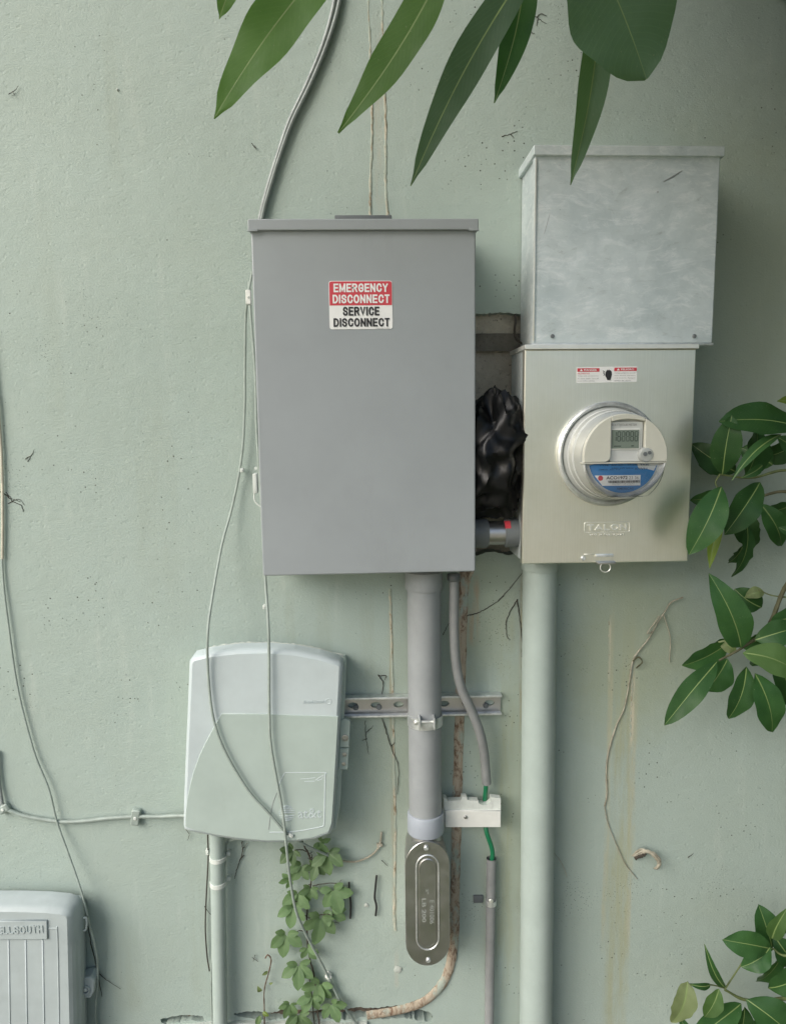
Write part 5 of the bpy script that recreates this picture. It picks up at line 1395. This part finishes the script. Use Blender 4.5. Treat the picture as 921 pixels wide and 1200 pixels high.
def shrub():
    foot = Vector((1.12, -.30, 0))
    t = base_empty('shrub', 'glossy broad-leaved shrub reaching in beside the meter box', 'shrub', foot)
    d = .14
    def stem(pl, r0, r1, mat='stem', name='branch'):
        pts = path(pl, 8); bm = B(); tube(bm, pts, lambda u: r0*(1-u)+r1*u, 8, True, 1, .12); obj(name, bm, M[mat], t)
    trunk = [foot, Vector((1.10, -.28, .5)), Vector((1.06, -.25, 1.0)), Vector((1.02, -.22, 1.55))]
    bm = B(); tube(bm, cr(trunk, 8), lambda u: .016*(1-.5*u), 10, True, 1, .08); obj('stem', bm, M['bark'], t)
    stem([(1085, 640, .22), (980, 590, .18), (921, 576, .16), (885, 584, .14), (866, 588, .12)], .0042, .0016, 'bark')
    stem([(980, 560, .18), (921, 551, .17), (880, 560, .16), (842, 556, .16)], .0030, .0014)
    stem([(843, 556, .16), (838, 566, .16), (843, 574, .165)], .0014, .0012)
    stem([(1085, 560, .22), (960, 640, .16), (922, 684, .15), (904, 726, .15), (893, 742, .15), (868, 760, .16), (842, 774, .165)], .0055, .0018, 'bark')
    stem([(890, 745, .15), (898, 752, .16), (906, 748, .16)], .0016, .0012)
    stem([(921, 700, .15), (905, 698, .14), (894, 694, .13), (886, 690, .12)], .0014, .0010)
    stem([(1060, 1140, .25), (960, 1166, .20), (921, 1170, .18), (875, 1172, .17), (849, 1160, .17)], .0050, .0022)
    stem([(849, 1159, .17), (868, 1130, .175), (888, 1099, .18)], .0017, .0010, 'stem')
    stem([(1060, 1100, .22), (960, 1110, .19), (921, 1120, .18), (903, 1110, .17)], .0035, .0016)
    stem([(849, 1158, .17), (832, 1154, .18), (806, 1153, .19)], .0013, .0010)
    # (base, tip, width px, dist base, dist tip, material, facing, kwargs)
    F_ = lambda x, z: Vector((x, -1, z))
    L = [
     # upper cluster
     ((944, 503), (842, 494), 42, .19, .21, 'leaf', F_(0, .5), dict(shape='obov', droop=.05)),
     ((846, 556), (857, 487), 35, .185, .21, 'leaf', F_(-.3, .1), dict(shape='ell', fold=.15)),
     ((915, 509), (857, 563), 15, .20, .22, 'leaf', F_(-.6, .6), dict(fold=.5)),
     ((862, 553), (809, 520), 32, .10, .09, 'leaf', F_(.2, -.2), dict(shape='ell')),
     ((845, 570), (807, 650), 40, .19, .20, 'leaf', F_(-.3, .2), dict(shape='ell', fold=.15)),
     ((890, 565), (848, 627), 38, .17, .18, 'leaf', F_(.1, .2), dict(shape='ell')),
     ((845, 606), (831, 666), 15, .16, .17, 'leaf_yel', F_(-.5, .2), dict(fold=.6)),
     ((874, 612), (857, 676), 26, .11, .10, 'leaf', F_(.3, -.4), dict(ragged=.35, shape='ell')),
     ((872, 560), (886, 502), 44, .12, .11, 'leaf', F_(.3, -.4), dict(shape='ell')),
     ((850, 578), (808, 586), 22, .10, .09, 'leaf', F_(0, -.3), dict(shape='ell')),
     ((935, 478), (910, 470), 18, .20, .22, 'leaf_yel', F_(0, .5), dict()),
     ((945, 540), (910, 512), 26, .16, .15, 'leaf', F_(0, .2), dict(shape='ell')),
     ((880, 640), (866, 654), 12, .10, .10, 'leaf', F_(0, -.3), dict(ragged=.4)),
     ((893, 545), (868, 560), 12, .17, .18, 'leaf', F_(.3, .3), dict()),
     ((950, 640), (912, 618), 22, .14, .14, 'leaf', F_(.2, .2), dict(shape='ell')),
     ((905, 545), (868, 525), 34, .09, .07, 'leaf', F_(.2, -.3), dict(shape='ell')),
     ((890, 590), (915, 640), 30, .09, .07, 'leaf', F_(.2, -.3), dict(shape='ell')),
     ((860, 590), (884, 640), 34, .08, .06, 'leaf', F_(.1, -.4), dict(shape='ell', ragged=.2)),
     ((930, 590), (895, 600), 26, .08, .06, 'leaf', F_(.1, -.4), dict(shape='ell')),
     ((850, 535), (818, 545), 30, .08, .06, 'leaf', F_(.1, -.4), dict(shape='ell')),
     ((930, 520), (890, 535), 30, .10, .08, 'leaf', F_(.2, -.2), dict(shape='ell')),
     ((870, 640), (852, 660), 20, .08, .06, 'leaf', F_(.2, -.3), dict(ragged=.35)),
     ((900, 745), (880, 780), 30, .10, .08, 'leaf', F_(.1, -.3), dict(shape='ell')),
     ((905, 760), (932, 830), 34, .10, .08, 'leaf', F_(.1, -.3), dict(shape='ell')),
     ((850, 748), (822, 765), 26, .08, .06, 'leaf', F_(.1, -.3), dict(shape='ell')),
     ((915, 1120), (885, 1150), 32, .11, .09, 'leaf', F_(.1, -.3), dict(shape='ell')),
     ((885, 1172), (905, 1215), 36, .11, .09, 'leaf', F_(.1, -.3), dict(shape='ell')),
     ((930, 1085), (905, 1075), 30, .10, .08, 'leaf', F_(.1, -.3), dict(shape='ell')),
     # middle cluster
     ((868, 759), (830, 672), 42, .17, .17, 'leaf', F_(-.2, .35), dict(shape='ovate', fold=.2)),
     ((840, 775), (778, 850), 30, .17, .19, 'leaf', F_(-.3, .3), dict(fold=.22, shape='ell')),
     ((854, 752), (799, 780), 34, .12, .10, 'leaf', F_(.2, -.1), dict(shape='ell')),
     ((874, 781), (853, 842), 32, .17, .17, 'leaf', F_(0, .15), dict(shape='ell')),
     ((884, 789), (904, 858), 40, .18, .18, 'leaf', F_(.1, .15), dict(shape='ell', fold=.15)),
     ((870, 765), (940, 794), 42, .19, .21, 'leaf_top', F_(0, .7), dict(shape='ell', fold=.15)),
     ((892, 712), (860, 690), 32, .11, .10, 'leaf', F_(.1, -.3), dict(shape='ell')),
     ((895, 694), (872, 700), 16, .12, .11, 'leaf_olive', F_(0, .6), dict(droop=.3, fold=.5)),
     ((902, 728), (945, 712), 30, .16, .16, 'leaf', F_(.1, .1), dict(shape='ell')),
     ((884, 750), (935, 735), 32, .175, .18, 'leaf', F_(.1, .4), dict(shape='ell')),
     ((893, 745), (866, 756), 24, .12, .12, 'leaf', F_(0, -.3), dict(shape='ell')),
     ((852, 772), (826, 810), 38, .14, .13, 'leaf', F_(0, .1), dict(shape='ell')),
     ((905, 765), (945, 775), 26, .13, .13, 'leaf', F_(0, -.2), dict(shape='ell')),
     ((862, 762), (841, 752), 18, .13, .12, 'leaf_olive', F_(0, .2), dict()),
     # lower cluster
     ((849, 1157), (825, 1106), 13, .17, .18, 'leaf', F_(-.5, .3), dict(fold=.5)),
     ((805, 1150), (786, 1198), 32, .19, .19, 'leaf_olive', F_(-.2, .1), dict(shape='ovate', fold=.3, ragged=.15)),
     ((832, 1154), (806, 1153), 9, .18, .19, 'leaf', F_(0, .6), dict(fold=.4)),
     ((905, 1112), (846, 1101), 34, .18, .19, 'leaf', F_(0, .3), dict(shape='obov', fold=.12)),
     ((902, 1110), (868, 1133), 30, .185, .19, 'leaf', F_(0, .6), dict(shape='ell')),
     ((842, 1159), (825, 1192), 25, .18, .19, 'leaf_top', F_(-.1, .3), dict(shape='ell')),
     ((868, 1176), (808, 1222), 36, .17, .19, 'leaf', F_(-.1, .5), dict(shape='ell')),
     ((874, 1171), (930, 1216), 50, .18, .20, 'leaf', F_(.1, .5), dict(shape='ell')),
     ((899, 1158), (950, 1126), 40, .17, .18, 'leaf', F_(.1, .4), dict(shape='ell')),
     ((904, 1110), (888, 1060), 36, .14, .13, 'leaf', F_(.1, -.1), dict(shape='ell')),
     ((904, 1100), (922, 1064), 22, .18, .20, 'leaf_top', F_(-.5, .3), dict(fold=.5)),
     ((906, 1096), (932, 1130), 32, .15, .15, 'leaf', F_(.2, -.2), dict(shape='ell')),
     ((812, 1225), (795, 1190), 16, .19, .19, 'leaf', F_(0, .3), dict(shape='ell')),
     ((872, 1180), (862, 1226), 34, .14, .14, 'leaf', F_(.1, 0), dict(shape='ell')),
    ]
    for b_, tp, w, d0, d1, m, fc, kw in L:
        add_leaf(t, P(*b_, d0), P(*tp, d1), pxw(w, d0), m, fc, **kw)
    # rest of the shrub beyond the frame edge, one mass
    bm = B(); uvl = bm.loops.layers.uv.new('uv'); rnd = random.Random(9)
    for _ in range(650):
        p = Vector((rnd.uniform(.98, 1.7), -rnd.uniform(.05, .55), rnd.uniform(.15, 2.0)))
        q = ROT.to_3x3().transposed() @ (p-CAMP)
        if q.y > 0 and q.x/q.y < .60: continue
        a = Vector((rnd.uniform(-1, 1), rnd.uniform(-1, 1), rnd.uniform(-1, .6))).normalized(); L_ = rnd.uniform(.09, .15)
        s = a.orthogonal().normalized(); s = (Matrix.Rotation(rnd.uniform(0, 6.28), 3, a) @ s)*L_*.24
        pts = [p, p+a*L_*.3+s*.8, p+a*L_*.65+s, p+a*L_, p+a*L_*.65-s, p+a*L_*.3-s*.8]
        f = bm.faces.new([bm.verts.new(x) for x in pts])
        for lp, uv in zip(f.loops, ((.5, 0), (1, .35), (1, .7), (.5, 1), (0, .7), (0, .35))): lp[uvl].uv = uv
    me = bpy.data.meshes.new('unseen_foliage'); bm.to_mesh(me); bm.free()
    o = finish('unseen_foliage', me, M['leaf'], t, smooth=0); o['kind'] = 'stuff'
shrub()

def creeper():
    t = base_empty('creeper_vine', 'green five-leaflet creeper climbing the wall under the telephone box', 'vine', P(375, 1210, 0))
    def stem(pl, r, mat='vine_stem', name='stem'):
        bm = B(); pts = path(pl, 7)
        for p in pts: p += Vector((random.uniform(-1, 1), 0, random.uniform(-1, 1)))*.0008
        tube(bm, pts, r, 7, True, 1, .15); obj(name, bm, M[mat], t)
    stem([(378, 1230, .012), (373, 1190, .012), (368, 1145, .010), (361, 1110, .010), (360, 1070, .010), (365, 1030, .010), (363, 1005, .012), (356, 990, .016), (352, 978, .03)], .0017)
    stem([(368, 1230, .012), (368, 1190, .010), (362, 1140, .008)], .0012)
    for a, b_ in (((363, 1000), (345, 996)), ((364, 1008), (384, 1000)), ((365, 1036), (352, 1046)), ((366, 1038), (400, 1036)), ((361, 1056), (344, 1058)), ((361, 1076), (392, 1072)), ((360, 1092), (342, 1094)), ((361, 1075), (352, 1074))):
        stem([(*a, .010), ((a[0]+b_[0])/2, (a[1]+b_[1])/2-2, .014), (*b_, .016)], .0009, 'vine_stem', 'leaf_stalk')
    # tendril feet
    for a in ((400, 1036), (358, 1024), (366, 1003), (356, 1062), (390, 1082)):
        for k in range(3): 
            u = random.uniform(0, 6.28); stem([(*a, .008), (a[0]+4*math.cos(u), a[1]+3*math.sin(u), .005), (a[0]+7*math.cos(u+.4), a[1]+5*math.sin(u+.4), .002)], .0005, 'vine_stem', 'tendril')
    LV = [(344, 996, 27, 215), (384, 999, 36, 268), (374, 986, 22, 320), (340, 1030, 18, 190), (350, 1046, 34, 258), (390, 1042, 38, 290), (344, 1062, 32, 262), (376, 1074, 40, 262),
          (336, 1094, 36, 262), (350, 1130, 36, 268), (376, 1152, 38, 255), (388, 1176, 30, 300), (350, 1188, 34, 265), (372, 1012, 26, 250), (354, 1014, 28, 240), (360, 1110, 24, 300), (388, 1066, 28, 320), (366, 1168, 30, 240), (340, 1176, 22, 250), (364, 1040, 24, 250)]
    for x, y, s, ang in LV:
        bm_all = B(); uvl = bm_all.loops.layers.uv.new('uv')
        d0 = random.uniform(.010, .020); c = P(x, y, d0); S = pxw(s*.82, d0)
        tilt = Vector((random.uniform(-.4, .4), -1, random.uniform(-.1, .6)))
        for k, (da, ln) in enumerate(((0, 1.0), (-52, .85), (52, .85), (-105, .55), (105, .55))):
            a = R(ang+da+random.uniform(-8, 8)); v = Vector((math.cos(a), 0, math.sin(a)))
            v.y = -.25+random.uniform(-.2, .3); v.normalize()
            tip = c+v*S*ln
            if tip.y > -.003: tip.y = -.003
            b = leaf_mesh(c+v*S*.06, tip, S*ln*.56, tilt+Vector((random.uniform(-.3, .3), 0, random.uniform(-.2, .2))), fold=.15, droop=.05, shape='ell', n=8, ragged=.14)
            me = bpy.data.meshes.new('x'); b.to_mesh(me); b.free(); bm_all.from_mesh(me); bpy.data.meshes.remove(me)
        me = bpy.data.meshes.new('leaf'); bm_all.to_mesh(me); bm_all.free()
        finish('leaf', me, [M['vine_leaf'], M['vine_rib']], t, smooth=70)
    # small dry sprout to the left
    t2 = base_empty('dry_sprout', 'small reddish dry sprout with curled tip by the foot of the wall', 'sprout', P(310, 1205, 0))
    bm = B(); tube(bm, path([(310, 1225, .01), (310, 1185, .010), (310, 1160, .010), (315, 1140, .010), (318, 1125, .012), (314, 1119, .014), (311, 1123, .014)], 8), .0013, 7, True, 1, .2); obj('stem', bm, simple('red_brown_stem', (.12, .075, .05), .8, var=.3), t2)
    for x, y, s, ang, m in ((314, 1138, 8, 210, 'leaf_olive'), (306, 1162, 10, 110, 'leaf_olive'), (316, 1153, 5, 30, 'leaf_olive'), (305, 1190, 13, 250, 'vine_leaf'), (308, 1186, 9, 330, 'leaf_yel')):
        c = P(x, y, .012); v = Vector((math.cos(R(ang)), -.2, math.sin(R(ang)))); add_leaf(t2, c, c+v*pxw(s, 0), pxw(s*.6, 0), m, n=6, shape='ovate')
creeper()
